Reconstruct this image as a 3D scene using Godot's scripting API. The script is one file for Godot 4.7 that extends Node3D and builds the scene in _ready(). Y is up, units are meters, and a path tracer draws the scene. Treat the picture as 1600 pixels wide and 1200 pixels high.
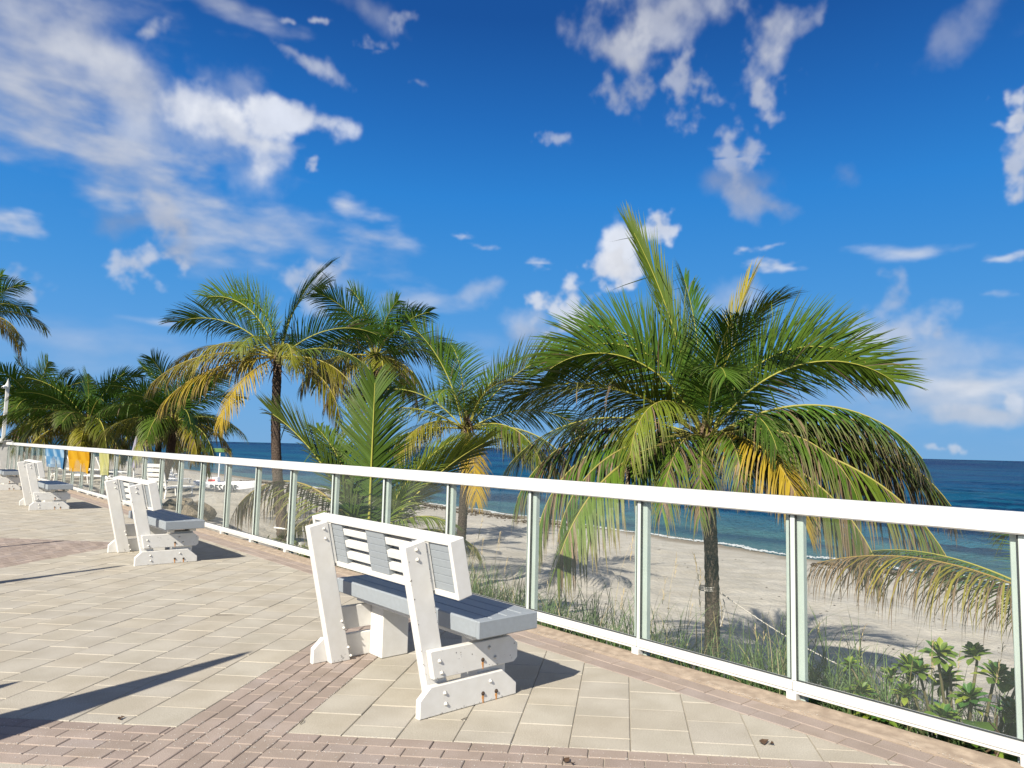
extends Node3D
# A seaside terrace: benches, a glass railing, coconut palms, beach and sea.
const U := Vector3(-0.66341, 0, -0.74826)      # along the railing, away to the left
const V := Vector3(0.74826, 0, -0.66341)       # across the railing, towards the sea
const M := Vector3(-0.99202, 0, -7.51183)
const EYE := Vector3(0, 1.45, 0)
const SUN_TRAVEL := Vector3(0.632, -1.0, -1.148)
const SEA := -2.35
var FB := Basis(U, Vector3.UP, V)
var rng := RandomNumberGenerator.new()
var used := {}
var dune: FastNoiseLite
var mats := {}
var textures := {}


class MB:
	var v := PackedVector3Array()
	var n := PackedVector3Array()
	var c := PackedColorArray()
	var col := Color.WHITE

	func tri(a: Vector3, b: Vector3, d: Vector3) -> void:      # counter-clockwise seen from outside
		var m := (b - a).cross(d - a).normalized()
		v.append(a); v.append(d); v.append(b)
		for k in 3:
			n.append(m); c.append(col)

	func trin(a: Vector3, b: Vector3, d: Vector3, na: Vector3, nb: Vector3, nd: Vector3) -> void:
		v.append(a); v.append(d); v.append(b)
		n.append(na); n.append(nd); n.append(nb)
		for k in 3:
			c.append(col)

	func tric(a: Vector3, b: Vector3, d: Vector3, ca: Color, cb: Color, cd: Color) -> void:
		var m := (b - a).cross(d - a).normalized()
		v.append(a); v.append(d); v.append(b)
		c.append(ca); c.append(cd); c.append(cb)
		for k in 3:
			n.append(m)

	func quad(a: Vector3, b: Vector3, d: Vector3, e: Vector3) -> void:
		tri(a, b, d); tri(a, d, e)

	func box(p: Vector3, s: Vector3, bevel := 0.0, basis := Basis()) -> void:
		var h := s * 0.5
		var b := minf(bevel, minf(h.x, minf(h.y, h.z)) * 0.45)
		var f := func(x: float, y: float, z: float) -> Vector3: return p + basis * Vector3(x, y, z)
		for k in 3:
			for sg: float in [-1.0, 1.0]:
				var q := []
				for st in [[-1, -1], [1, -1], [1, 1], [-1, 1]]:
					var w := Vector3()
					w[k] = sg * h[k]
					w[(k + 1) % 3] = st[0] * (h[(k + 1) % 3] - b)
					w[(k + 2) % 3] = st[1] * (h[(k + 2) % 3] - b)
					q.append(f.call(w.x, w.y, w.z))
				if sg > 0: quad(q[0], q[1], q[2], q[3])
				else: quad(q[3], q[2], q[1], q[0])
		if b <= 0.0: return
		for k in 3:
			var i := (k + 1) % 3
			var j := (k + 2) % 3
			for si in [-1.0, 1.0]:
				for sj in [-1.0, 1.0]:
					var w := []
					for e in [[-1.0, 0], [1.0, 0], [1.0, 1], [-1.0, 1]]:
						var t := Vector3()
						t[k] = e[0] * (h[k] - b)
						t[i] = si * (h[i] - (0.0 if e[1] == 0 else b))
						t[j] = sj * (h[j] - (b if e[1] == 0 else 0.0))
						w.append(f.call(t.x, t.y, t.z))
					if si * sj < 0: quad(w[0], w[1], w[2], w[3])
					else: quad(w[3], w[2], w[1], w[0])
		for sx in [-1.0, 1.0]:
			for sy in [-1.0, 1.0]:
				for sz in [-1.0, 1.0]:
					var a: Vector3 = f.call(sx * h.x, sy * (h.y - b), sz * (h.z - b))
					var d: Vector3 = f.call(sx * (h.x - b), sy * h.y, sz * (h.z - b))
					var e: Vector3 = f.call(sx * (h.x - b), sy * (h.y - b), sz * h.z)
					if sx * sy * sz > 0: tri(a, d, e)
					else: tri(a, e, d)

	static func inset(poly: PackedVector2Array, b: float) -> PackedVector2Array:   # convex, counter-clockwise
		var out := PackedVector2Array()
		var k := poly.size()
		for i in k:
			var p := poly[i]
			var e0 := (p - poly[(i + k - 1) % k]).normalized()
			var e1 := (poly[(i + 1) % k] - p).normalized()
			var n0 := Vector2(-e0.y, e0.x)
			var n1 := Vector2(-e1.y, e1.x)
			var d := maxf(1.0 + n0.dot(n1), 0.3)
			out.append(p + (n0 + n1) * (b / d))
		return out

	func prism(poly: PackedVector2Array, z0: float, z1: float, x: Transform3D, bevel := 0.0, low_bevel := true) -> void:
		var k := poly.size()
		var ins := inset(poly, bevel) if bevel > 0.0 else poly
		var p := func(q: Vector2, z: float) -> Vector3: return x * Vector3(q.x, q.y, z)
		for i in range(1, k - 1):
			tri(p.call(ins[0], z1), p.call(ins[i], z1), p.call(ins[i + 1], z1))
			if low_bevel: tri(p.call(ins[0], z0), p.call(ins[i + 1], z0), p.call(ins[i], z0))
		var lb := bevel if low_bevel else 0.0
		for i in k:
			var j := (i + 1) % k
			quad(p.call(poly[i], z0 + lb), p.call(poly[j], z0 + lb), p.call(poly[j], z1 - bevel), p.call(poly[i], z1 - bevel))
			if bevel > 0.0:
				quad(p.call(poly[i], z1 - bevel), p.call(poly[j], z1 - bevel), p.call(ins[j], z1), p.call(ins[i], z1))
				if low_bevel: quad(p.call(ins[i], z0), p.call(ins[j], z0), p.call(poly[j], z0 + lb), p.call(poly[i], z0 + lb))

	func tube(pts: Array, rad: Array, sides := 8, caps := true) -> void:
		var rings := []
		var t0: Vector3 = (pts[1] - pts[0]).normalized()
		var x := t0.cross(Vector3.UP)
		if x.length() < 0.05: x = t0.cross(Vector3.RIGHT)
		x = x.normalized()
		for i in pts.size():
			var t: Vector3 = (pts[mini(i + 1, pts.size() - 1)] - pts[maxi(i - 1, 0)]).normalized()
			x = (x - t * x.dot(t)).normalized()
			var y := t.cross(x)
			var r := []
			for k in sides:
				var a := TAU * k / sides
				r.append(x * cos(a) + y * sin(a))
			rings.append(r)
		for i in pts.size() - 1:
			for k in sides:
				var k2 := (k + 1) % sides
				var n0: Vector3 = rings[i][k]
				var n1: Vector3 = rings[i][k2]
				var m0: Vector3 = rings[i + 1][k]
				var m1: Vector3 = rings[i + 1][k2]
				var a: Vector3 = pts[i] + n0 * rad[i]
				var b: Vector3 = pts[i] + n1 * rad[i]
				var d: Vector3 = pts[i + 1] + m1 * rad[i + 1]
				var e: Vector3 = pts[i + 1] + m0 * rad[i + 1]
				trin(a, b, d, n0, n1, m1); trin(a, d, e, n0, m1, m0)
		if caps:
			for k in range(1, sides - 1):
				tri(pts[0] + rings[0][0] * rad[0], pts[0] + rings[0][k + 1] * rad[0], pts[0] + rings[0][k] * rad[0])
				var q := pts.size() - 1
				tri(pts[q] + rings[q][0] * rad[q], pts[q] + rings[q][k] * rad[q], pts[q] + rings[q][k + 1] * rad[q])

	func lathe(at: Vector3, axis: Vector3, prof: Array, sides := 16) -> void:      # prof of [along, radius]
		var pts := []
		var rad := []
		for q in prof:
			pts.append(at + axis * q[0]); rad.append(q[1])
		tube(pts, rad, sides, true)

	func mesh() -> ArrayMesh:
		var a := []
		a.resize(Mesh.ARRAY_MAX)
		a[Mesh.ARRAY_VERTEX] = v; a[Mesh.ARRAY_NORMAL] = n; a[Mesh.ARRAY_COLOR] = c
		var m := ArrayMesh.new()
		m.add_surface_from_arrays(Mesh.PRIMITIVE_TRIANGLES, a)
		return m


# ---------------------------------------------------------------- helpers
func fw(s: float, y: float, w: float) -> Vector3:
	return M + U * s + V * w + Vector3(0, y, 0)


func numbered(called: String) -> String:
	var k: int = used.get(called, -1) + 1
	used[called] = k
	return called if k == 0 else "%s_%03d" % [called, k]


func put(called: String, m: Mesh, material: Material, parent: Node = self, at := Transform3D()) -> MeshInstance3D:
	var o := MeshInstance3D.new()
	o.name = numbered(called) if parent == self else called
	o.mesh = m
	o.material_override = null
	for i in m.get_surface_count(): o.set_surface_override_material(i, material)
	o.transform = at
	parent.add_child(o, true)
	if parent != self and String(o.name) != called:      # plain three-digit numbers for repeats
		var k := 1
		while parent.has_node("%s_%03d" % [called, k]): k += 1
		o.name = "%s_%03d" % [called, k]
	return o


func thing(called: String, label: String, category: String, group := "", at := Transform3D()) -> Node3D:
	var o := Node3D.new()
	o.name = numbered(called)
	o.transform = at
	add_child(o)
	tag(o, label, category, group)
	return o


func tag(o: Node, label: String, category: String, group := "") -> void:
	o.set_meta("label", label)
	o.set_meta("category", category)
	if group: o.set_meta("group", group)


func setting(o: Node, kind := "structure", label := "") -> void:
	o.set_meta("kind", kind)
	if label: o.set_meta("label", label)


func lin(c: Color) -> Color:
	return c.linear_to_srgb()


func noise_tex(key: String, freq: float, octaves: int, size: int, lo: Color, hi: Color, seed_ := 3, kind := FastNoiseLite.TYPE_SIMPLEX_SMOOTH, as_normal := 0.0, mid := 0.0) -> NoiseTexture2D:
	if textures.has(key): return textures[key]
	var f := FastNoiseLite.new()
	f.seed = seed_; f.frequency = freq; f.fractal_octaves = octaves; f.noise_type = kind
	f.fractal_type = FastNoiseLite.FRACTAL_FBM if octaves > 1 else FastNoiseLite.FRACTAL_NONE
	var t := NoiseTexture2D.new()
	t.width = size; t.height = size; t.seamless = true; t.noise = f
	if as_normal > 0.0:
		t.as_normal_map = true; t.bump_strength = as_normal
	else:
		var g := Gradient.new()
		g.set_color(0, lo); g.set_color(1, hi)
		if mid > 0.0:
			g.set_offset(0, 0.5 - mid); g.set_offset(1, 0.5 + mid)
		t.color_ramp = g
	textures[key] = t
	return t


func mat(key: String, color: Color, rough := 0.8, vertex := false, spec := 0.5) -> StandardMaterial3D:
	if mats.has(key): return mats[key]
	var m := StandardMaterial3D.new()
	m.resource_name = key
	m.albedo_color = lin(color)
	m.roughness = rough
	m.metallic_specular = spec
	m.vertex_color_use_as_albedo = vertex
	mats[key] = m
	return m


func triplanar(m: StandardMaterial3D, tex: Texture2D, metres: float, world := true, bump: Texture2D = null, bump_cm := 0.0) -> StandardMaterial3D:
	m.uv1_triplanar = true
	m.uv1_world_triplanar = world
	m.uv1_scale = Vector3.ONE / metres
	if tex: m.albedo_texture = tex
	if bump:
		m.heightmap_enabled = true
		m.heightmap_texture = bump
		m.heightmap_scale = bump_cm
	return m


func detail(m: StandardMaterial3D, tex: Texture2D, metres: float) -> void:
	m.detail_enabled = true
	m.detail_blend_mode = BaseMaterial3D.BLEND_MODE_MUL
	m.detail_albedo = tex
	m.detail_uv_layer = BaseMaterial3D.DETAIL_UV_2
	m.uv2_triplanar = true
	m.uv2_world_triplanar = true
	m.uv2_scale = Vector3.ONE / metres


func grey(a: float) -> Color:
	return Color(a, a, a)


# ---------------------------------------------------------------- sky
func view_ray(px: float, py: float) -> Vector3:
	return (cam_basis * Vector3((px - 800.0) / 1120.0, -(py - 600.0) / 1120.0, -1.0)).normalized()


var cam_basis := Basis(Vector3.RIGHT, deg_to_rad(5.126)) * Basis(Vector3.BACK, deg_to_rad(1.4))


func az_el(px: float, py: float) -> Vector2:
	var r := view_ray(px, py)
	return Vector2(rad_to_deg(atan2(r.x, -r.z)), rad_to_deg(asin(r.y)))


func air(el: float) -> Vector3:
	var stops := [[0.0, Vector3(126, 177, 224)], [3.0, Vector3(117, 175, 229)], [7.0, Vector3(101, 167, 230)], [12.0, Vector3(77, 154, 225)], [19.5, Vector3(50, 135, 216)], [25.0, Vector3(39, 112, 193)], [32.0, Vector3(29, 86, 161)], [60.0, Vector3(17, 60, 128)], [90.0, Vector3(15, 54, 118)]]
	for k in stops.size() - 1:
		if el <= stops[k + 1][0]:
			var t: float = clampf((el - stops[k][0]) / (stops[k + 1][0] - stops[k][0]), 0, 1)
			var q: Vector3 = stops[k][1].lerp(stops[k + 1][1], t) / 255.0
			var l := Color(q.x, q.y, q.z).srgb_to_linear()
			return Vector3(l.r, l.g, l.b)
	return Vector3.ZERO


func make_sky() -> ImageTexture:
	var W := 4096
	var low := 1024
	var data := PackedFloat32Array()
	data.resize(low * 512 * 3)
	var f := FastNoiseLite.new()
	f.seed = 11; f.frequency = 1.0; f.fractal_octaves = 5
	for j in 512:
		var el := 90.0 - (j + 0.5) / 512.0 * 180.0
		var base := air(maxf(el, 0.0))
		for i in low:
			var cc := base
			if el > 0.0:
				var az := (i + 0.5) / low * TAU
				var e := deg_to_rad(el)
				var dir := Vector3(sin(az) * cos(e), sin(e), -cos(az) * cos(e))
				var p := dir / (dir.y + 0.18) * 1.1
				var q := f.get_noise_3d(p.x * 1.6 + 7.0, dir.y * 2.0, p.z * 1.6)
				var front := 1.0 - smoothstep(40.0, 50.0, absf(wrapf(rad_to_deg(az), -180.0, 180.0))) * 1.0
				front = maxf(front * (1.0 - smoothstep(36.0, 44.0, el)), 0.0)
				var a := smoothstep(-0.12, 0.34, q) * 0.78 * (1.0 - front)  # cloud cover outside the view, thickened to make shadow fill less blue
				cc = base.lerp(Vector3(0.60, 0.64, 0.72), a)
			var k := (j * low + i) * 3
			data[k] = cc.x; data[k + 1] = cc.y; data[k + 2] = cc.z
	var img := Image.create_from_data(low, 512, false, Image.FORMAT_RGBF, data.to_byte_array())
	img.resize(W, 2048, Image.INTERPOLATE_BILINEAR)
	# the part of the sky over the sea, finer
	var d := W / 360.0
	var nx := int(96 * d)
	var ny := int(44 * d)
	var alpha := PackedFloat32Array()
	alpha.resize(nx * ny)
	var red := PackedFloat32Array(); red.resize(nx * ny)
	var grn := PackedFloat32Array(); grn.resize(nx * ny)
	var blu := PackedFloat32Array(); blu.resize(nx * ny)
	for j in ny:
		var b := air(44.0 - (j + 0.5) / d)
		for i in nx:
			var k := j * nx + i
			red[k] = b.x; grn[k] = b.y; blu[k] = b.z
	var pic := func(sd: int, fr: float, oc: int, stretch: int) -> PackedByteArray:
		var g := FastNoiseLite.new()
		g.seed = sd; g.frequency = fr; g.fractal_octaves = oc; g.fractal_gain = 0.55
		return g.get_image(nx, ny * stretch, false, false, false).get_data()
	var puff: PackedByteArray = pic.call(5, 0.016, 6, 1)
	var wx: PackedByteArray = pic.call(21, 0.011, 3, 1)
	var wy: PackedByteArray = pic.call(31, 0.011, 3, 1)
	var streak: PackedByteArray = pic.call(41, 0.012, 6, 3)
	# px, py, half width, half height, turn, density, softness, roughness, warp, brightness, grey-violet, streaky
	var blobs := [
		[150, 545, 300, 60, 3, 0.42, 1.2, 0.7, 0.4, 0.86, 0.3, 1], [1460, 595, 240, 95, 0, 0.62, 1.1, 0.7, 0.4, 0.88, 0.2, 1], [820, 560, 230, 60, 0, 0.30, 1.1, 0.8, 0.4, 0.86, 0.3, 1],
		[1250, 640, 420, 50, 0, 0.30, 1.2, 0.6, 0.4, 0.82, 0.4, 1], [1430, 560, 150, 40, -4, 0.5, 0.9, 0.9, 0.5, 0.9, 0.25, 0], [1500, 625, 160, 34, 0, 0.5, 0.9, 0.9, 0.5, 0.86, 0.3, 0], [1545, 600, 140, 30, 2, 0.92, 0.8, 0.7, 0.5, 1.0, 0.1, 1], [1530, 650, 85, 17, 0, 0.65, 0.7, 0.9, 0.5, 0.84, 0.3, 0], [1582, 632, 22, 26, 0, 0.6, 0.7, 1.0, 0.5, 0.98, 0.2, 0], [1490, 703, 22, 8, 0, 0.6, 0.7, 1.0, 0.5, 0.95, 0.2, 0], [1455, 698, 14, 7, 0, 0.5, 0.7, 1.0, 0.5, 0.95, 0.2, 0],
		[40, 90, 330, 180, 8, 0.74, 1.0, 0.9, 0.6, 0.80, 0.25, 1], [60, 190, 300, 110, 14, 0.55, 1.1, 1.0, 0.6, 0.76, 0.35, 1], [110, 60, 190, 70, 10, 0.4, 1.1, 0.9, 0.6, 0.86, 0.15, 0], [215, 150, 220, 95, 14, 0.72, 0.9, 0.7, 0.6, 0.90, 0.1, 0], [340, 185, 110, 45, 18, 0.78, 0.65, 1.0, 0.7, 1.05, 0.1, 0], [445, 188, 92, 36, -2, 0.86, 0.55, 1.2, 0.8, 1.10, 0.05, 0], [410, 222, 60, 13, 3, 0.6, 0.8, 1.0, 0.7, 0.95, 0.1, 1], [375, 135, 60, 25, 20, 0.25, 1.0, 1.3, 0.7, 0.9, 0.1, 0],
		[240, 42, 40, 16, -15, 0.65, 0.8, 0.8, 0.7, 0.92, 0.1, 0], [345, 8, 110, 26, 6, 0.6, 0.9, 0.9, 0.6, 0.9, 0.1, 1], [570, 18, 80, 26, 14, 0.28, 1.0, 1.2, 0.6, 0.9, 0.1, 0], [632, 33, 26, 14, -25, 0.34, 0.9, 1.1, 0.6, 0.95, 0.1, 0],
		[130, 235, 280, 75, 22, 0.58, 1.2, 0.8, 0.5, 0.78, 0.35, 1], [250, 300, 260, 75, 24, 0.55, 1.2, 0.9, 0.6, 0.82, 0.3, 1], [400, 360, 260, 70, 10, 0.68, 1.1, 0.9, 0.6, 0.86, 0.2, 1], [545, 325, 55, 20, 6, 0.75, 0.9, 0.9, 0.7, 0.98, 0.1, 1], [570, 368, 80, 18, 8, 0.66, 0.9, 0.9, 0.6, 0.96, 0.1, 1], [340, 405, 120, 36, 4, 0.45, 1.1, 0.9, 0.6, 0.86, 0.2, 1],
		[15, 348, 62, 22, 8, 0.75, 0.9, 0.7, 0.6, 0.95, 0.1, 1], [185, 352, 72, 26, -12, 0.45, 1.0, 1.0, 0.6, 0.56, 0.8, 0], [255, 335, 32, 50, -10, 0.66, 0.8, 1.0, 0.7, 0.80, 0.5, 0], [218, 412, 52, 36, -14, 0.75, 0.7, 1.1, 0.7, 0.93, 0.3, 0], [275, 375, 40, 40, 0, 0.4, 0.9, 1.1, 0.6, 0.62, 0.7, 0],
		[500, 106, 52, 17, 20, 0.60, 0.8, 1.4, 0.7, 0.97, 0.05, 0], [470, 92, 40, 10, 22, 0.35, 0.9, 1.2, 0.7, 0.9, 0.1, 0], [585, 70, 28, 11, -10, 0.3, 0.8, 1.4, 0.8, 0.9, 0.1, 0], [486, 258, 11, 15, 0, 0.55, 0.8, 1.0, 0.7, 0.92, 0.1, 0], [499, 32, 18, 7, -4, 0.65, 0.8, 0.9, 0.6, 0.95, 0.1, 0], [449, 34, 12, 5, 0, 0.45, 0.8, 0.9, 0.6, 0.95, 0.1, 0], [652, 128, 20, 5, 4, 0.3, 0.9, 1.0, 0.6, 0.9, 0.1, 0],
		[520, 425, 40, 26, -28, 0.5, 0.9, 1.1, 0.7, 0.84, 0.4, 0], [480, 455, 50, 36, 0, 0.6, 0.8, 1.0, 0.7, 0.9, 0.3, 0], [32, 452, 36, 26, 20, 0.5, 0.8, 1.0, 0.7, 0.86, 0.4, 0], [665, 468, 100, 20, 2, 0.5, 0.9, 1.0, 0.6, 0.93, 0.2, 1], [745, 452, 50, 20, -20, 0.45, 0.9, 1.1, 0.7, 0.93, 0.2, 0], [725, 368, 16, 6, 0, 0.55, 0.8, 0.9, 0.6, 0.98, 0.1, 1], [757, 387, 22, 5, 6, 0.55, 0.8, 0.9, 0.6, 0.98, 0.1, 1], [843, 414, 22, 8, 4, 0.55, 0.8, 1.0, 0.6, 0.98, 0.1, 1], [870, 218, 30, 13, 0, 0.5, 0.8, 1.5, 0.8, 0.93, 0.1, 0], [250, 505, 70, 6, 4, 0.4, 0.9, 0.9, 0.5, 0.95, 0.1, 1],
		[975, 75, 95, 62, 40, 0.80, 0.75, 1.2, 0.8, 0.84, 0.35, 0], [1035, 25, 95, 50, 0, 0.72, 0.8, 1.1, 0.8, 0.86, 0.3, 0], [985, 135, 36, 40, -10, 0.55, 0.8, 1.1, 0.8, 0.78, 0.45, 0], [1072, 140, 32, 50, 10, 0.62, 0.8, 1.2, 0.8, 0.84, 0.35, 0], [1195, 55, 62, 60, 0, 0.74, 0.8, 1.1, 0.8, 0.86, 0.3, 0], [1195, 125, 32, 56, -8, 0.7, 0.8, 1.1, 0.8, 0.86, 0.3, 0], [1255, 40, 40, 20, -35, 0.4, 0.9, 1.1, 0.8, 0.86, 0.3, 0],
		[1495, 58, 85, 42, -8, 0.36, 1.0, 1.1, 0.7, 0.82, 0.4, 0], [1155, 240, 40, 42, -20, 0.62, 0.75, 1.1, 0.8, 0.86, 0.4, 0], [1165, 285, 90, 30, 8, 0.5, 0.9, 1.0, 0.7, 0.60, 0.8, 0], [1190, 320, 62, 28, 18, 0.62, 0.8, 1.0, 0.7, 0.72, 0.6, 0], [1325, 275, 36, 16, 0, 0.2, 1.0, 1.0, 0.6, 0.66, 0.7, 0],
		[1588, 178, 34, 34, 0, 0.8, 0.6, 1.1, 0.8, 0.97, 0.2, 0], [1594, 250, 34, 56, 10, 0.8, 0.6, 1.1, 0.8, 0.90, 0.35, 0],
		[985, 385, 46, 52, -24, 0.95, 0.5, 0.9, 0.7, 1.12, 0.1, 0], [965, 420, 36, 40, 0, 0.9, 0.5, 0.9, 0.7, 1.0, 0.25, 0], [1025, 352, 30, 24, 10, 0.85, 0.5, 1.0, 0.7, 1.05, 0.2, 0], [882, 482, 46, 36, -8, 0.85, 0.6, 1.0, 0.7, 1.0, 0.2, 0], [840, 500, 60, 20, 0, 0.5, 0.9, 1.0, 0.6, 0.92, 0.3, 0], [850, 520, 60, 20, 0, 0.4, 0.9, 1.0, 0.6, 0.66, 0.7, 0],
		[1425, 394, 96, 15, 3, 0.72, 0.8, 1.0, 0.6, 1.0, 0.1, 1], [1570, 402, 42, 8, 0, 0.7, 0.8, 0.9, 0.6, 1.0, 0.1, 1], [1200, 412, 42, 11, 8, 0.75, 0.7, 0.9, 0.6, 1.02, 0.1, 1], [1160, 393, 20, 6, 0, 0.6, 0.8, 0.9, 0.6, 1.0, 0.1, 1], [1202, 386, 20, 5, -4, 0.6, 0.8, 0.9, 0.6, 1.0, 0.1, 1], [1560, 460, 28, 7, 4, 0.3, 0.9, 0.9, 0.6, 0.95, 0.1, 1],
		[1395, 455, 24, 34, 5, 0.45, 0.9, 1.1, 0.7, 0.84, 0.4, 0], [1385, 525, 75, 60, 0, 0.7, 0.8, 1.1, 0.7, 0.92, 0.3, 0], [1385, 570, 70, 34, 0, 0.45, 0.9, 1.0, 0.7, 0.60, 0.75, 0], [1470, 520, 22, 18, -30, 0.4, 0.9, 1.0, 0.7, 0.80, 0.5, 0], [1130, 470, 90, 40, 0, 0.4, 1.0, 1.1, 0.7, 0.95, 0.2, 0]]
	for b in blobs:
		var c0 := az_el(b[0], b[1])
		var rx := absf(az_el(b[0] + b[2], b[1]).x - c0.x)
		var ry := absf(az_el(b[0], b[1] + b[3]).y - c0.y)
		var ca := cos(deg_to_rad(b[4])); var sa := sin(deg_to_rad(b[4]))
		var reach := maxf(rx, ry) * 1.9
		var reachx := minf(reach, rx * 1.9 * absf(ca) + ry * 1.9 * absf(sa))
		var reachy := minf(reach, ry * 1.9 * absf(ca) + rx * 1.9 * absf(sa))
		var i0 := clampi(int((c0.x - reachx + 48.0) * d), 0, nx); var i1 := clampi(int((c0.x + reachx + 48.0) * d), 0, nx)
		var j0 := clampi(int((44.0 - c0.y - reachy) * d), 0, ny); var j1 := clampi(int((44.0 - c0.y + reachy) * d), 0, ny)
		var dens: float = b[5]; var soft: float = b[6]; var rough: float = b[7]; var warp: float = b[8]; var br: float = b[9]; var vi: float = b[10]
		var cl := Vector3(0.80, 0.82, 0.86).lerp(Vector3(0.56, 0.60, 0.74), vi) * br
		var wk := 1.7 if maxf(rx, ry) * d > 36.0 else 2.3
		var rk := 1.35 if maxf(rx, ry) * d > 36.0 else 1.8
		var kf := clampi(int(round(42.0 / (maxf(rx, ry) * d))), 1, 5)
		for j in range(j0, j1):
			var dy := -((44.0 - (j + 0.5) / d) - c0.y)
			for i in range(i0, i1):
				var k := j * nx + i
				var dx := ((i + 0.5) / d - 48.0) - c0.x
				var w := ((j * kf) % ny) * nx + (i * kf) % nx
				var ex := (dx * ca + dy * sa) / rx + (wx[w] / 255.0 - 0.5) * warp * wk
				var ey := (-dx * sa + dy * ca) / ry + (wy[w] / 255.0 - 0.5) * warp * wk
				var q := ex * ex + ey * ey
				if q > 3.6: continue
				var nn := (puff[w] if b[11] == 0 else streak[((j * kf) % ny) * 3 * nx + (i * kf) % nx]) / 255.0 - 0.5
				var a := 1.12 - sqrt(q) + nn * rough * rk
				if a <= 0.0: continue
				a = minf(a / (soft * (1.6 if b[11] == 1 else 1.35)), 1.0)
				a = dens * 0.92 * a * a * (3.0 - 2.0 * a)
				var lum := 1.0 + nn * 0.35
				red[k] += (cl.x * lum - red[k]) * a
				grn[k] += (cl.y * lum - grn[k]) * a
				blu[k] += (cl.z * lum - blu[k]) * a
	var fine := PackedFloat32Array()
	fine.resize(nx * ny * 3)
	for k in nx * ny:
		fine[k * 3] = red[k]; fine[k * 3 + 1] = grn[k]; fine[k * 3 + 2] = blu[k]
	var part := Image.create_from_data(nx, ny, false, Image.FORMAT_RGBF, fine.to_byte_array())
	var top := int(46 * d)
	var half := nx / 2
	img.blit_rect(part, Rect2i(half, 0, nx - half, ny), Vector2i(0, top))
	img.blit_rect(part, Rect2i(0, 0, half, ny), Vector2i(W - half, top))
	return ImageTexture.create_from_image(img)


func _ready() -> void:
	rng.seed = 20
	var cam := Camera3D.new()
	cam.name = "camera"
	cam.transform = Transform3D(cam_basis, EYE)
	cam.fov = 56.357
	cam.near = 0.05
	cam.far = 20000.0
	add_child(cam)
	var env := Environment.new()
	var sky := Sky.new()
	var pano := PanoramaSkyMaterial.new()
	pano.panorama = make_sky()
	sky.sky_material = pano
	env.background_mode = Environment.BG_SKY
	env.sky = sky
	env.background_energy_multiplier = 0.547
	env.tonemap_mode = Environment.TONE_MAPPER_LINEAR
	env.tonemap_exposure = 1.75
	env.sdfgi_enabled = true
	env.ssao_enabled = true
	env.ssil_enabled = true
	var we := WorldEnvironment.new()
	we.name = "world_environment"
	we.environment = env
	add_child(we)
	var sun := DirectionalLight3D.new()
	sun.name = "sun"
	sun.light_energy = 1.6
	sun.light_color = Color(1.0, 0.965, 0.90)
	sun.light_angular_distance = 0.5
	sun.shadow_enabled = true
	sun.transform.basis = Basis.looking_at(SUN_TRAVEL.normalized(), Vector3.UP)
	add_child(sun)
	dune = FastNoiseLite.new()
	dune.seed = 4; dune.frequency = 0.35; dune.fractal_octaves = 4
	make_materials()
	make_ground()
	make_deck()
	make_railing()
	make_benches()
	make_palms()
	make_plants()
	make_left_side()
	make_small_things()


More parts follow.
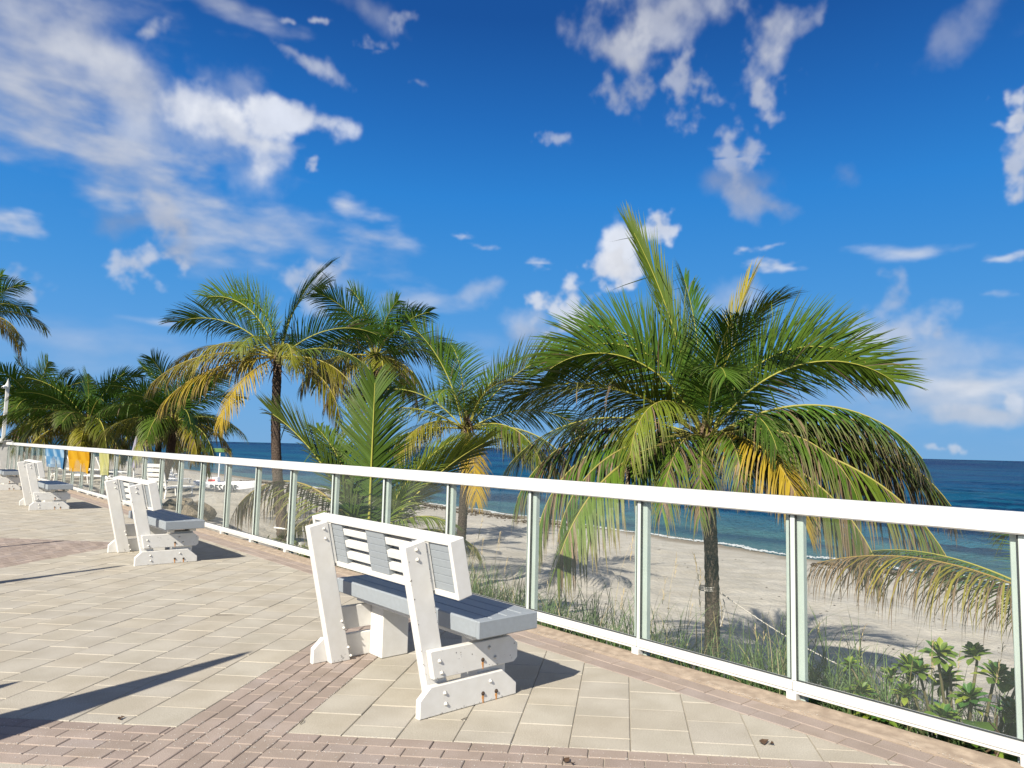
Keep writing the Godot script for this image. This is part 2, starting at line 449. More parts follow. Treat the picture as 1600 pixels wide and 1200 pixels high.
func make_materials() -> void:
	var fine := noise_tex("fine", 0.22, 3, 512, grey(0.83), grey(1.0), 3, FastNoiseLite.TYPE_SIMPLEX_SMOOTH, 0.0, 0.30)
	var blotch := noise_tex("blotch", 0.012, 5, 512, Color(0.94, 0.935, 0.925), grey(1.0), 8, FastNoiseLite.TYPE_SIMPLEX_SMOOTH, 0.0, 0.28)
	var grain_h := noise_tex("grain_h", 0.30, 2, 512, grey(0), grey(1), 13)
	var soft_h := noise_tex("soft_h", 0.03, 4, 512, grey(0), grey(1), 17)
	var paver := triplanar(mat("paver", Color.WHITE, 0.9, true, 0.3), fine, 0.9, true, grain_h, 0.05)
	detail(paver, blotch, 2.6)
	var brick := triplanar(mat("brick", Color.WHITE, 0.92, true, 0.3), noise_tex("speck", 0.35, 2, 512, Color(0.80, 0.79, 0.79), Color(1.0, 1.0, 1.0), 6, FastNoiseLite.TYPE_SIMPLEX_SMOOTH, 0.0, 0.22), 0.8, true, grain_h, 0.08)
	detail(brick, blotch, 1.7)
	triplanar(mat("joint_sand", Color(0.43, 0.39, 0.32), 0.95, false, 0.2), fine, 0.5, true, grain_h, 0.2)
	var curb := triplanar(mat("curb", Color(0.475, 0.39, 0.305), 0.9, true, 0.3), noise_tex("curbtex", 0.02, 6, 512, Color(0.84, 0.83, 0.83), grey(1.0), 22, FastNoiseLite.TYPE_SIMPLEX_SMOOTH, 0.0, 0.3), 1.1, true, grain_h, 0.06)
	detail(curb, fine, 0.4)
	var wood := noise_tex("paint_h", 0.05, 4, 512, grey(0), grey(1), 31)
	triplanar(mat("white_paint", Color(0.64, 0.635, 0.615), 0.45, false, 0.5), noise_tex("paint_tone", 0.02, 5, 512, Color(0.975, 0.972, 0.965), grey(1.0), 33, FastNoiseLite.TYPE_SIMPLEX_SMOOTH, 0.0, 0.3), 0.9, false, wood, 0.004)
	triplanar(mat("grey_paint", Color(0.255, 0.285, 0.315), 0.42, false, 0.5), noise_tex("paint_tone", 0.02, 5, 512, grey(0.9), grey(1)), 0.4, false, wood, 0.012)
	triplanar(mat("rail_white", Color(0.60, 0.60, 0.585), 0.33, false, 0.5), noise_tex("rail_tone", 0.008, 5, 512, Color(0.955, 0.955, 0.95), grey(1.0), 35, FastNoiseLite.TYPE_SIMPLEX_SMOOTH, 0.0, 0.25), 1.6, true)
	triplanar(mat("rail_pale", Color(0.37, 0.445, 0.41), 0.35, false, 0.5), noise_tex("rail_tone", 0.008, 5, 512, grey(0.95), grey(1)), 1.6, true)
	triplanar(mat("strip_pale", Color(0.50, 0.56, 0.53), 0.35, false, 0.5), noise_tex("rail_tone", 0.008, 5, 512, grey(0.95), grey(1)), 1.6, true)
	mat("gasket", Color(0.03, 0.035, 0.035), 0.6)
	var glass := mat("glass", Color(0.55, 0.72, 0.66), 0.02, false, 0.33)
	glass.transparency = BaseMaterial3D.TRANSPARENCY_ALPHA
	glass.albedo_color.a = 0.014
	mat("bolt_metal", Color(0.62, 0.61, 0.58), 0.4)
	mat("bolt_rust", Color(0.035, 0.02, 0.012), 0.8)
	mat("rust", Color(0.52, 0.25, 0.08), 0.8)
	var leaf := mat("frond", Color.WHITE, 0.5, true, 0.3)
	leaf.backlight_enabled = true
	leaf.backlight = Color(0.24, 0.30, 0.06)
	triplanar(mat("trunk", Color.WHITE, 0.95, true, 0.2), noise_tex("barktex", 0.03, 5, 512, grey(0.5), grey(1.0), 51, FastNoiseLite.TYPE_SIMPLEX_SMOOTH, 0.0, 0.3), 0.6, false, soft_h, 1.2)
	var grass := mat("grass", Color.WHITE, 0.55, true, 0.4)
	grass.backlight_enabled = true
	grass.backlight = Color(0.4, 0.5, 0.2)
	var broad := mat("broad_leaf", Color.WHITE, 0.42, true, 0.4)
	broad.backlight_enabled = true
	broad.backlight = Color(0.35, 0.5, 0.12)
	var sand := triplanar(mat("sand", Color.WHITE, 0.95, true, 0.2), noise_tex("sandtex", 0.09, 5, 1024, Color(0.87, 0.86, 0.85), grey(1), 61, FastNoiseLite.TYPE_SIMPLEX_SMOOTH, 0.0, 0.3), 2.2, true, noise_tex("sand_h", 0.012, 6, 1024, grey(0), grey(1), 63), 2.2)
	detail(sand, blotch, 6.0)
	var sea := mat("sea", Color.WHITE, 0.30, true, 0.065)
	sea.normal_enabled = true
	sea.normal_texture = noise_tex("sea_n", 0.012, 5, 1024, grey(0), grey(1), 71, FastNoiseLite.TYPE_SIMPLEX_SMOOTH, 22.0)
	sea.normal_scale = 1.0
	sea.uv1_triplanar = true; sea.uv1_world_triplanar = true; sea.uv1_scale = Vector3(0.13, 0.13, 0.28)
	mat("foam", Color(0.33, 0.36, 0.38), 0.9, false, 0.2)
	mat("weed", Color(0.045, 0.03, 0.02), 0.95, true, 0.2)
	mat("plastic", Color(0.82, 0.82, 0.80), 0.35)
	mat("cloth", Color.WHITE, 0.95, true, 0.1)
	mat("plain", Color.WHITE, 0.6, true)
	mat("rope", Color(0.42, 0.405, 0.375), 0.95, true, 0.1)


# ---------------------------------------------------------------- ground, sea
func land(s: float, w: float) -> float:
	var curve := func(pts: Array, x: float) -> float:
		for i in pts.size() - 1:
			if x <= pts[i + 1][0]:
				return lerpf(pts[i][1], pts[i + 1][1], smoothstep(0.0, 1.0, clampf((x - pts[i][0]) / (pts[i + 1][0] - pts[i][0]), 0, 1)) * 0.5 + clampf((x - pts[i][0]) / (pts[i + 1][0] - pts[i][0]), 0, 1) * 0.5)
		return pts[-1][1]
	var a: float = curve.call([[0.0, -0.36], [1.2, -0.55], [2.6, -1.05], [4.5, -1.62], [9.0, -1.86], [16.0, -2.08], [21.8, -2.36], [26.0, -2.75], [46.0, -4.0]], w - maxf(s, 0.0) * 0.05)
	var b: float = curve.call([[0.0, -0.30], [4.5, -0.36], [7.5, -1.25], [10.2, -1.82], [17.0, -2.1], [22.0, -2.3], [26.0, -2.75], [46.0, -4.0]], w - maxf(s, 0.0) * 0.05)
	var y := lerpf(a, b, smoothstep(6.0, 15.0, s))
	var fade := 1.0 - smoothstep(17.0, 21.0, w)
	return y + dune.get_noise_2d(s, w) * 0.10 * fade + dune.get_noise_2d(s * 3.3 + 50.0, w * 3.3) * 0.045 * fade


func land_at(p: Vector3) -> float:
	var q := p - M
	return land(q.dot(U), q.dot(V))


func make_ground() -> void:
	# sand
	var ss := PackedFloat32Array()
	var x := -26.0
	while x < 160.0:
		ss.append(x)
		x += 0.12 if x > -8.0 and x < 8.0 else (0.22 if x > -12.0 and x < 24.0 else (0.6 if x < 60.0 else 2.5))
	var ww := PackedFloat32Array()
	x = -0.012
	while x < 46.0:
		ww.append(x)
		x += 0.12 if x < 9.0 else (0.2 if x < 27.0 else 1.5)
	var m := MB.new()
	var tone := FastNoiseLite.new()
	tone.seed = 9; tone.frequency = 0.09; tone.fractal_octaves = 4
	var grid := []
	for s in ss:
		var row := PackedVector3Array()
		for w in ww: row.append(fw(s, land(s, w), w))
		grid.append(row)
	var nrm := func(i: int, j: int) -> Vector3:
		var dx: Vector3 = grid[mini(i + 1, ss.size() - 1)][j] - grid[maxi(i - 1, 0)][j]
		var dz: Vector3 = grid[i][mini(j + 1, ww.size() - 1)] - grid[i][maxi(j - 1, 0)]
		return dz.cross(dx).normalized()
	var shade := func(s: float, w: float) -> Color:
		var shore := w - maxf(s, 0.0) * 0.05
		var c := Color(0.455, 0.438, 0.392)
		c = c.lerp(Color(0.410, 0.388, 0.340), clampf(tone.get_noise_2d(s, w) + 0.35, 0, 1))
		c = c.lerp(Color(0.24, 0.21, 0.165), smoothstep(20.2, 21.6, shore + tone.get_noise_2d(s * 4.0, w) * 1.2))
		return c
	var nn := []
	var cc := []
	for i in ss.size():
		var a := PackedVector3Array(); var b := PackedColorArray()
		for j in ww.size():
			a.append(nrm.call(i, j)); b.append(shade.call(ss[i], ww[j]))
		nn.append(a); cc.append(b)
	for i in ss.size() - 1:
		for j in ww.size() - 1:
			for q in [[i, j, i, j + 1, i + 1, j + 1], [i, j, i + 1, j + 1, i + 1, j]]:
				for k in [0, 4, 2]:
					m.v.append(grid[q[k]][q[k + 1]]); m.n.append(nn[q[k]][q[k + 1]]); m.c.append(cc[q[k]][q[k + 1]])
	setting(put("beach_sand", m.mesh(), mats.sand))
	# sea: rings round the terrace, finer near the shore
	m = MB.new()
	var wave := FastNoiseLite.new()
	wave.seed = 2; wave.frequency = 1.0; wave.fractal_octaves = 4
	var rings := PackedFloat32Array()
	var r := 19.0
	while r < 9000.0:
		rings.append(r)
		r *= 1.0105 if r < 160.0 else (1.03 if r < 900.0 else 1.12)
	var cols := 420
	var pos := []
	var col := []
	for i in rings.size():
		var a := PackedVector3Array(); var b := PackedColorArray()
		for k in cols + 1:
			var az := deg_to_rad(-62.0 + 124.0 * k / cols)
			var p := Vector3(sin(az), 0, -cos(az)) * rings[i]
			var q := p - M
			var s := q.dot(U); var w := q.dot(V)
			var off := w - maxf(s, 0.0) * 0.05 - 21.6
			var fade := clampf(70.0 / rings[i], 0.0, 1.0)
			var hgt := (wave.get_noise_2d(s * 0.10, w * 0.42) * 0.34 + wave.get_noise_2d(s * 0.35 + 9.0, w * 1.0) * 0.15) * clampf(off / 8.0, 0.15, 1.0) * fade
			p.y = SEA + hgt
			a.append(p)
			var n1 := wave.get_noise_2d(s * 0.02 + 30.0, w * 0.16)
			var n2 := wave.get_noise_2d(s * 0.006 + 60.0, w * 0.030)
			var c := Color(0.040, 0.105, 0.120).lerp(Color(0.008, 0.068, 0.132), smoothstep(2.0, 16.0, off))
			c = c.lerp(Color(0.005, 0.044, 0.118), smoothstep(30.0, 130.0, off))
			c = c.lerp(Color(0.003, 0.013, 0.064), smoothstep(110.0, 600.0, off))
			c = c.lerp(Color(0.005, 0.020, 0.060), clampf(n1 * 2.2 + 0.10, 0, 0.8) * smoothstep(0.5, 4.0, off))
			c = c.lerp(Color(0.012, 0.085, 0.135), clampf(n2 * 1.6, 0, 0.6) * smoothstep(6.0, 30.0, off))
			b.append(c)
		pos.append(a); col.append(b)
	for i in rings.size() - 1:
		for k in cols:
			var q := [pos[i][k], pos[i][k + 1], pos[i + 1][k + 1], pos[i + 1][k]]
			var c := [col[i][k], col[i][k + 1], col[i + 1][k + 1], col[i + 1][k]]
			m.tric(q[0], q[1], q[2], c[0], c[1], c[2])
			m.tric(q[0], q[2], q[3], c[0], c[2], c[3])
	# smooth normals
	var ns := []
	for i in rings.size():
		var a := PackedVector3Array()
		for k in cols + 1:
			var dr: Vector3 = pos[mini(i + 1, rings.size() - 1)][k] - pos[maxi(i - 1, 0)][k]
			var da: Vector3 = pos[i][mini(k + 1, cols)] - pos[i][maxi(k - 1, 0)]
			a.append(da.cross(dr).normalized())
		ns.append(a)
	var t := 0
	for i in rings.size() - 1:
		for k in cols:
			for q in [ns[i][k], ns[i + 1][k + 1], ns[i][k + 1], ns[i][k], ns[i + 1][k], ns[i + 1][k + 1]]:
				m.n[t] = q; t += 1
	setting(put("sea", m.mesh(), mats.sea))
	# foam where the small waves run out
	m = MB.new()
	var edge := FastNoiseLite.new()
	edge.seed = 14; edge.frequency = 0.5; edge.fractal_octaves = 4
	for line in [[21.75, 0.15, 0.0]]:
		var s := -14.0
		while s < 60.0:
			var w0: float = line[0] + maxf(s, 0.0) * 0.05 + edge.get_noise_1d(s * 0.5 + line[2]) * 0.9
			var thick: float = line[1] * (0.5 + 1.6 * maxf(edge.get_noise_1d(s * 1.1 + 200.0 + line[2]) + 0.12, 0.0))
			for k in 6:
				var ds := rng.randf_range(-0.12, 0.12)
				var dw := rng.randf_range(-1.0, 1.0) * thick
				var rr := rng.randf_range(0.015, 0.07) * (0.4 + thick)
				var c := fw(s + ds, 0, w0 + dw)
				c.y = maxf(SEA + 0.05, land(s + ds, w0 + dw) + 0.012) + rng.randf_range(0.0, 0.03)
				if thick > 0.03:
					for e in 6:
						var a0 := TAU * e / 6.0; var a1 := TAU * (e + 1) / 6.0
						m.tri(c + Vector3(0, 0.025, 0), c + U * cos(a1) * rr * 2.2 + V * sin(a1) * rr, c + U * cos(a0) * rr * 2.2 + V * sin(a0) * rr)
			s += 0.07
	setting(put("sea_foam", m.mesh(), mats.foam), "stuff", "white foam along the edge of the water")
	# washed-up weed
	m = MB.new()
	for k in 5200:
		var s := rng.randf_range(-4.0, 62.0)
		var dense := edge.get_noise_1d(s * 0.35 + 500.0)
		if dense < -0.28 + (0.55 if s < 17.0 else 0.0): continue
		var w := 20.4 + maxf(s, 0.0) * 0.05 + edge.get_noise_1d(s * 0.4 + 300.0) * 1.1 + rng.randfn(0.0, 0.28) - (1.2 if k % 5 == 0 else 0.0)
		var p := fw(s, land(s, w), w)
		var g := rng.randf_range(0.6, 1.9)
		m.col = Color(g, g, g)
		var a := rng.randf() * TAU
		var l := rng.randf_range(0.03, 0.13)
		var d := Vector3(cos(a), 0, sin(a)) * l
		var e := Vector3(-sin(a), 0, cos(a)) * l * 0.45
		m.tri(p - d, p + d * 0.3 + e, p + Vector3(0, l * 0.6, 0)); m.tri(p + d, p - d * 0.3 - e, p + Vector3(0, l * 0.6, 0))
		m.tri(p - e, p + d, p + Vector3(0, l * 0.5, 0))
	for k in 900:
		var s := rng.randf_range(-7.0, 40.0)
		var w := rng.randf_range(5.0, 19.5)
		var p := fw(s, land(s, w) + 0.004, w)
		var g := rng.randf_range(1.0, 3.2)
		m.col = Color(g, g, g)
		var a := rng.randf() * TAU
		var l := rng.randf_range(0.012, 0.05)
		var d := Vector3(cos(a), 0, sin(a)) * l
		m.tri(p - d, p + d, p + Vector3(-sin(a), 0.5, cos(a)) * l * 0.5); m.tri(p + d, p - d, p + Vector3(sin(a), 0.5, -cos(a)) * l * 0.4)
	setting(put("seaweed", m.mesh(), mats.weed), "stuff", "dark seaweed washed up in a line along the sand")


# ---------------------------------------------------------------- terrace
var AX := Vector2(cos(deg_to_rad(81.0)), sin(deg_to_rad(81.0)))     # plan as (x, -z)
var BX := Vector2(cos(deg_to_rad(4.0)), -sin(deg_to_rad(4.0)))


func plan(p: float, q: float) -> Vector2:
	return BX * p + AX * q


func cut(poly: PackedVector2Array, n: Vector2, d: float) -> PackedVector2Array:       # keeps n.x <= d
	var out := PackedVector2Array()
	for i in poly.size():
		var a := poly[i]; var b := poly[(i + 1) % poly.size()]
		var da := n.dot(a) - d; var db := n.dot(b) - d
		if da <= 0.0: out.append(a)
		if (da < 0.0 and db > 0.0) or (da > 0.0 and db < 0.0): out.append(a.lerp(b, da / (da - db)))
	return out


func area(p: PackedVector2Array) -> float:
	var s := 0.0
	for i in p.size(): s += p[i].cross(p[(i + 1) % p.size()])
	return s * 0.5


func make_deck() -> void:
	var root := Node3D.new()
	root.name = "terrace_paving"
	add_child(root)
	setting(root, "structure", "terrace paved with square beige pavers and bands of brown brick")
	var m := MB.new()
	var e := func(s: float, w: float, y: float) -> Vector3: return fw(s, y, w)
	m.quad(e.call(-16.0, -0.22, -0.007), e.call(60.0, -0.22, -0.007), e.call(60.0, -45.0, -0.007), e.call(-16.0, -45.0, -0.007))
	var bed := put("joint_sand", m.mesh(), mats.joint_sand, root)
	bed.set_meta("kind", "stuff")
	var V2 := Vector2(V.x, -V.z); var M2 := Vector2(M.x, -M.z)
	var pieces := {"paver": [], "brick": []}
	var emit := func(kind: String, cell: PackedVector2Array, ga: float, gb: float, limit: float) -> void:
		cell = cut(cell, V2, M2.dot(V2) + limit)
		if cell.size() < 3 or area(cell) < 0.0006: return
		pieces[kind].append(cell)
	var cellf := func(p0: float, p1: float, q0: float, q1: float, ga: float, gb: float) -> PackedVector2Array:
		return PackedVector2Array([plan(p0 + ga, q0 + gb), plan(p1 - ga, q0 + gb), plan(p1 - ga, q1 - gb), plan(p0 + ga, q1 - gb)])
	# square pavers in running columns: p edges, from q0 up
	var field := func(edges: Array, q0: float, q1: float, size: float, even: float, odd: float) -> void:
		for i in edges.size() - 1:
			var ph: float = even if i % 2 == 0 else odd
			var k := floorf((q0 - ph) / size)
			while ph + k * size < q1:
				var a := maxf(ph + k * size, q0); var b := minf(ph + (k + 1) * size, q1)
				if b - a > 0.02: emit.call("paver", cellf.call(edges[i], edges[i + 1], a, b, 0.0020, 0.0016), 0, 0, -0.472)
				k += 1
	field.call([-1.667, -1.39, -1.11, -0.825, -0.54, -0.255, 0.045, 0.35, 0.66, 0.96, 1.26, 1.56], 3.675, 9.0, 0.295, 3.96, 3.82)
	var left := [-2.24]
	while left[-1] > -6.7: left.append(left[-1] - 0.2864)
	left[-1] = -6.80
	left.reverse()
	field.call(left, 3.675, 20.0, 0.284, 3.79, 3.935)
	var far := []
	for k in 46: far.append(-6.80 - (45 - k) * 0.29)
	field.call(far, 9.9, 26.0, 0.29, 10.05, 9.9)
	field.call(left, 2.0, 3.185, 0.29, 2.1, 2.25)
	field.call([-1.667, -1.38, -1.09, -0.80, -0.51, -0.22, 0.07, 0.36, 0.65, 0.94, 1.23, 1.52, 1.81], 2.0, 3.185, 0.29, 2.1, 2.25)
	# bricks: rows along q (true) or along p
	var bricks := func(p0: float, p1: float, q0: float, q1: float, up: bool, rows: int) -> void:
		for r in rows:
			var along0: float = q0 if up else p0
			var along1: float = q1 if up else p1
			var wd: float = ((p1 - p0) if up else (q1 - q0)) / rows
			var t := along0 - (0.0 if r % 2 == 0 else 0.095) - rng.randf_range(0.0, 0.03)
			while t < along1:
				var a := maxf(t, along0); var b := minf(t + 0.19, along1)
				if b - a > 0.012:
					if up: emit.call("brick", cellf.call(p0 + r * wd, p0 + (r + 1) * wd, a, b, 0.0022, 0.0022), 0, 0, -0.472)
					else: emit.call("brick", cellf.call(a, b, q0 + r * wd, q0 + (r + 1) * wd, 0.0022, 0.0022), 0, 0, -0.472)
				t += 0.19
	bricks.call(-2.24, -1.667, 2.2, 9.5, true, 6)
	bricks.call(-6.8, -2.24, 3.185, 3.675, false, 5)
	bricks.call(-1.667, 2.0, 3.185, 3.675, false, 5)
	bricks.call(-9.94, -6.80, 6.6, 9.9, true, 33)
	# border of bricks along the kerb
	for r in 2:
		var s := -9.0 + r * 0.12
		while s < 31.0:
			var w0 := -0.468 + r * 0.124
			var q := PackedVector2Array()
			for c in [[s + 0.003, w0 + 0.002], [s + 0.003, w0 + 0.122], [s + 0.243, w0 + 0.122], [s + 0.243, w0 + 0.002]]:
				var p := fw(c[0], 0, c[1])
				q.append(Vector2(p.x, -p.z))
			if area(q) < 0: q.reverse()
			pieces.brick.append(q)
			s += 0.246
	for kind in ["paver", "brick"]:
		var list: Array = pieces[kind]
		var rated := []
		for i in list.size():
			var c := Vector2()
			for q in list[i]: c += q
			c /= list[i].size()
			var v := cam_basis.inverse() * (Vector3(c.x, 0, -c.y) - EYE)
			var seen := v.z < -0.5 and absf(v.x / v.z) < 0.73 and absf(v.y / v.z) < 0.56
			rated.append([-(area(list[i]) / pow(v.length(), 3.0)) if seen else 1.0 + v.length(), i, c])
		rated.sort_custom(func(a, b): return a[0] < b[0])
		var rest := MB.new()
		var shared := {}
		for k in rated.size():
			var poly: PackedVector2Array = list[rated[k][1]]
			var c: Vector2 = rated[k][2]
			var t := rng.randi() % 6
			var g: float = [0.93, 0.97, 1.0, 1.03, 0.95, 1.06][t]
			var tone: Color
			if kind == "paver": tone = [Color(0.475, 0.438, 0.368), Color(0.466, 0.433, 0.374), Color(0.485, 0.445, 0.370), Color(0.474, 0.440, 0.378), Color(0.460, 0.424, 0.358), Color(0.482, 0.449, 0.382)][t]
			else: tone = Color(0.395, 0.330, 0.290) * g if t != 3 else Color(0.39, 0.335, 0.305)
			var one := k < 298
			var b := MB.new() if one else rest
			b.col = tone
			var y := rng.randf_range(-0.0016, 0.0016)
			var at := Transform3D(Basis(Vector3(1, 0, 0), Vector3(0, 0, -1), Vector3(0, 1, 0)), Vector3())
			if one:
				var local := PackedVector2Array()
				for q in poly: local.append(q - c)
				var key := "%d" % t
				for q in local: key += " %.3f %.3f" % [q.x, q.y]
				if not shared.has(key):
					b.prism(local, -0.034, 0.0, at, 0.0035, false)
					shared[key] = b.mesh()
				put(kind, shared[key], mats[kind], root, Transform3D(Basis(), Vector3(c.x, y, -c.y)))
			else:
				b.prism(poly, -0.034, y, at, 0.0035, false)
		var o := put("far_%ss" % kind, rest.mesh(), mats[kind], root)
		o.set_meta("kind", "stuff")
	# the kerb under the railing and the wall below it
	m = MB.new()
	var s := -12.0
	var prof := [[-0.2195, -0.03], [-0.2195, 0.004], [-0.19, 0.010], [-0.030, 0.012], [-0.018, 0.004], [-0.014, -0.03], [-0.010, -0.9]]
	while s < 31.0:
		var s1 := minf(s + 0.2, 31.0)
		for k in prof.size() - 1:
			m.col = Color(1, 1, 1)
			var j0 := dune.get_noise_1d(s * 9.0) * 0.006; var j1 := dune.get_noise_1d(s1 * 9.0) * 0.006
			if k > 1: j0 = 0.0; j1 = 0.0
			m.quad(fw(s, prof[k][1], prof[k][0] + (j0 if k > 0 else 0.0)), fw(s1, prof[k][1], prof[k][0] + (j1 if k > 0 else 0.0)), fw(s1, prof[k + 1][1], prof[k + 1][0] + j1), fw(s, prof[k + 1][1], prof[k + 1][0] + j0))
		s = s1
	setting(put("kerb", m.mesh(), mats.curb), "structure")
	# pale salt bloom and grit along the joint of kerb and border
	m = MB.new()
	for k in 2600:
		var ss := rng.randf_range(-6.5, 9.0)
		var dens := dune.get_noise_1d(ss * 3.0 + 90.0)
		if dens < -0.15: continue
		var w := -0.205 + rng.randfn(0.0, 0.014) + dune.get_noise_1d(ss * 6.0) * 0.02
		var p := fw(ss, 0.0125 if w > -0.19 else 0.0112, w)
		var rr := rng.randf_range(0.0010, 0.0042)
		m.col = Color(0.50, 0.46, 0.40) * rng.randf_range(0.8, 1.2)
		var a := rng.randf() * TAU
		var q := []
		for e2 in 4: q.append(p + Vector3(cos(a + e2 * 1.57) * rr * rng.randf_range(0.6, 1.6), 0, sin(a + e2 * 1.57) * rr))
		for e2 in 4: m.tri(p + Vector3(0, 0.0008, 0), q[(e2 + 1) % 4], q[e2])
	for k in 3600:
		var p0 := rng.randf_range(-3.6, 0.9)
		var row := rng.randi() % 6
		var q0 := 3.185 + 0.098 * row + rng.randfn(0.0, 0.004)
		if k % 3 == 0:
			p0 = -2.24 + 0.0955 * (rng.randi() % 7) + rng.randfn(0.0, 0.004); q0 = rng.randf_range(3.0, 5.2)
		elif k % 3 == 1:
			p0 = rng.randf_range(-3.6, 0.9); q0 = rng.randf_range(3.0, 3.7)
		if dune.get_noise_2d(p0 * 3.0 + 400.0, q0 * 3.0) < -0.05 and k % 3 != 1: continue
		var pp := plan(p0, q0)
		var p := Vector3(pp.x, 0.0022, -pp.y)
		var rr := rng.randf_range(0.0010, 0.0032)
		m.col = Color(0.50, 0.49, 0.46) * rng.randf_range(0.7, 1.25)
		var a := rng.randf() * TAU
		for e2 in 3: m.tri(p + Vector3(0, 0.0015, 0), p + Vector3(cos(a + e2 * 2.1 + 2.1), 0, sin(a + e2 * 2.1 + 2.1)) * rr, p + Vector3(cos(a + e2 * 2.1), 0, sin(a + e2 * 2.1)) * rr * 1.5)
	setting(put("grit", m.mesh(), mats.plain), "stuff", "pale grit and salt along the kerb joint and in the brick joints")


# ---------------------------------------------------------------- railing
func make_railing() -> void:
	var root := thing("glass_railing", "long white railing with glass panels between the terrace and the beach", "railing", "", Transform3D(FB, M))
	var t := Transform3D(Basis(Vector3(0, 0, 1), Vector3(0, 1, 0), Vector3(-1, 0, 0)), Vector3())
	var rail := PackedVector2Array()
	for q in [[0.058, 1.100], [0.058, 1.165], [0.048, 1.188], [0.028, 1.200], [-0.028, 1.200], [-0.048, 1.188], [-0.058, 1.165], [-0.058, 1.100], [-0.05, 1.092], [0.05, 1.092]]:
		rail.append(Vector2(q[0], q[1]))
	if area(rail) < 0: rail.reverse()
	var first := -5.288 - 1.168 * 2
	var joints := [first - 0.6, first + 1.168 * 6.03, first + 1.168 * 15.97, first + 1.168 * 25.3, 30.1]
	for k in 4:
		var m := MB.new()
		m.prism(rail, -(joints[k + 1] - 0.0012), -(joints[k] + 0.0012), t, 0.002)
		put("top_rail", m.mesh(), mats.rail_white, root)
	var post := MB.new()
	post.box(Vector3(0, 0.42, 0.024), Vector3(0.112, 1.34, 0.046), 0.004)
	var post_m := post.mesh()
	var strip := MB.new()
	strip.box(Vector3(0, 0.60, -0.012), Vector3(0.030, 0.974, 0.025), 0.003)
	var strip_m := strip.mesh()
	var gask := MB.new()
	for s in [-0.0185, 0.0185]: gask.box(Vector3(s, 0.60, -0.015), Vector3(0.006, 0.976, 0.016))
	var gask_m := gask.mesh()
	var foot := MB.new()
	foot.box(Vector3(0, 0.027, -0.032), Vector3(0.062, 0.052, 0.060), 0.004)
	var foot_m := foot.mesh()
	var pane := MB.new()
	pane.box(Vector3(0.584, 0.598, -0.016), Vector3(1.123, 0.99, 0.009))
	var pane_m := pane.mesh()
	var low := MB.new()
	low.box(Vector3(0.584, 0.0865, -0.016), Vector3(1.165, 0.055, 0.062), 0.005)
	low.box(Vector3(0.584, 0.0505, -0.012), Vector3(1.163, 0.013, 0.064), 0.003)
	var low_m := low.mesh()
	var seal := MB.new()
	seal.box(Vector3(0.584, 0.113, -0.016), Vector3(1.13, 0.008, 0.022))
	var seal_m := seal.mesh()
	for k in 33:
		var x := Transform3D(Basis(), Vector3(first + 1.168 * k, 0, 0))
		if x.origin.x > 30.05: break
		var p := put("post", post_m, mats.rail_pale, root, x)
		put("cover_strip", strip_m, mats.strip_pale, p)
		put("gasket", gask_m, mats.gasket, p)
		put("foot", foot_m, mats.rail_white, p)
		if x.origin.x + 1.168 < 30.05:
			put("glass_panel", pane_m, mats.glass, root, x)
			var b := put("bottom_rail", low_m, mats.rail_white, root, x)
			put("seal", seal_m, mats.gasket, b)


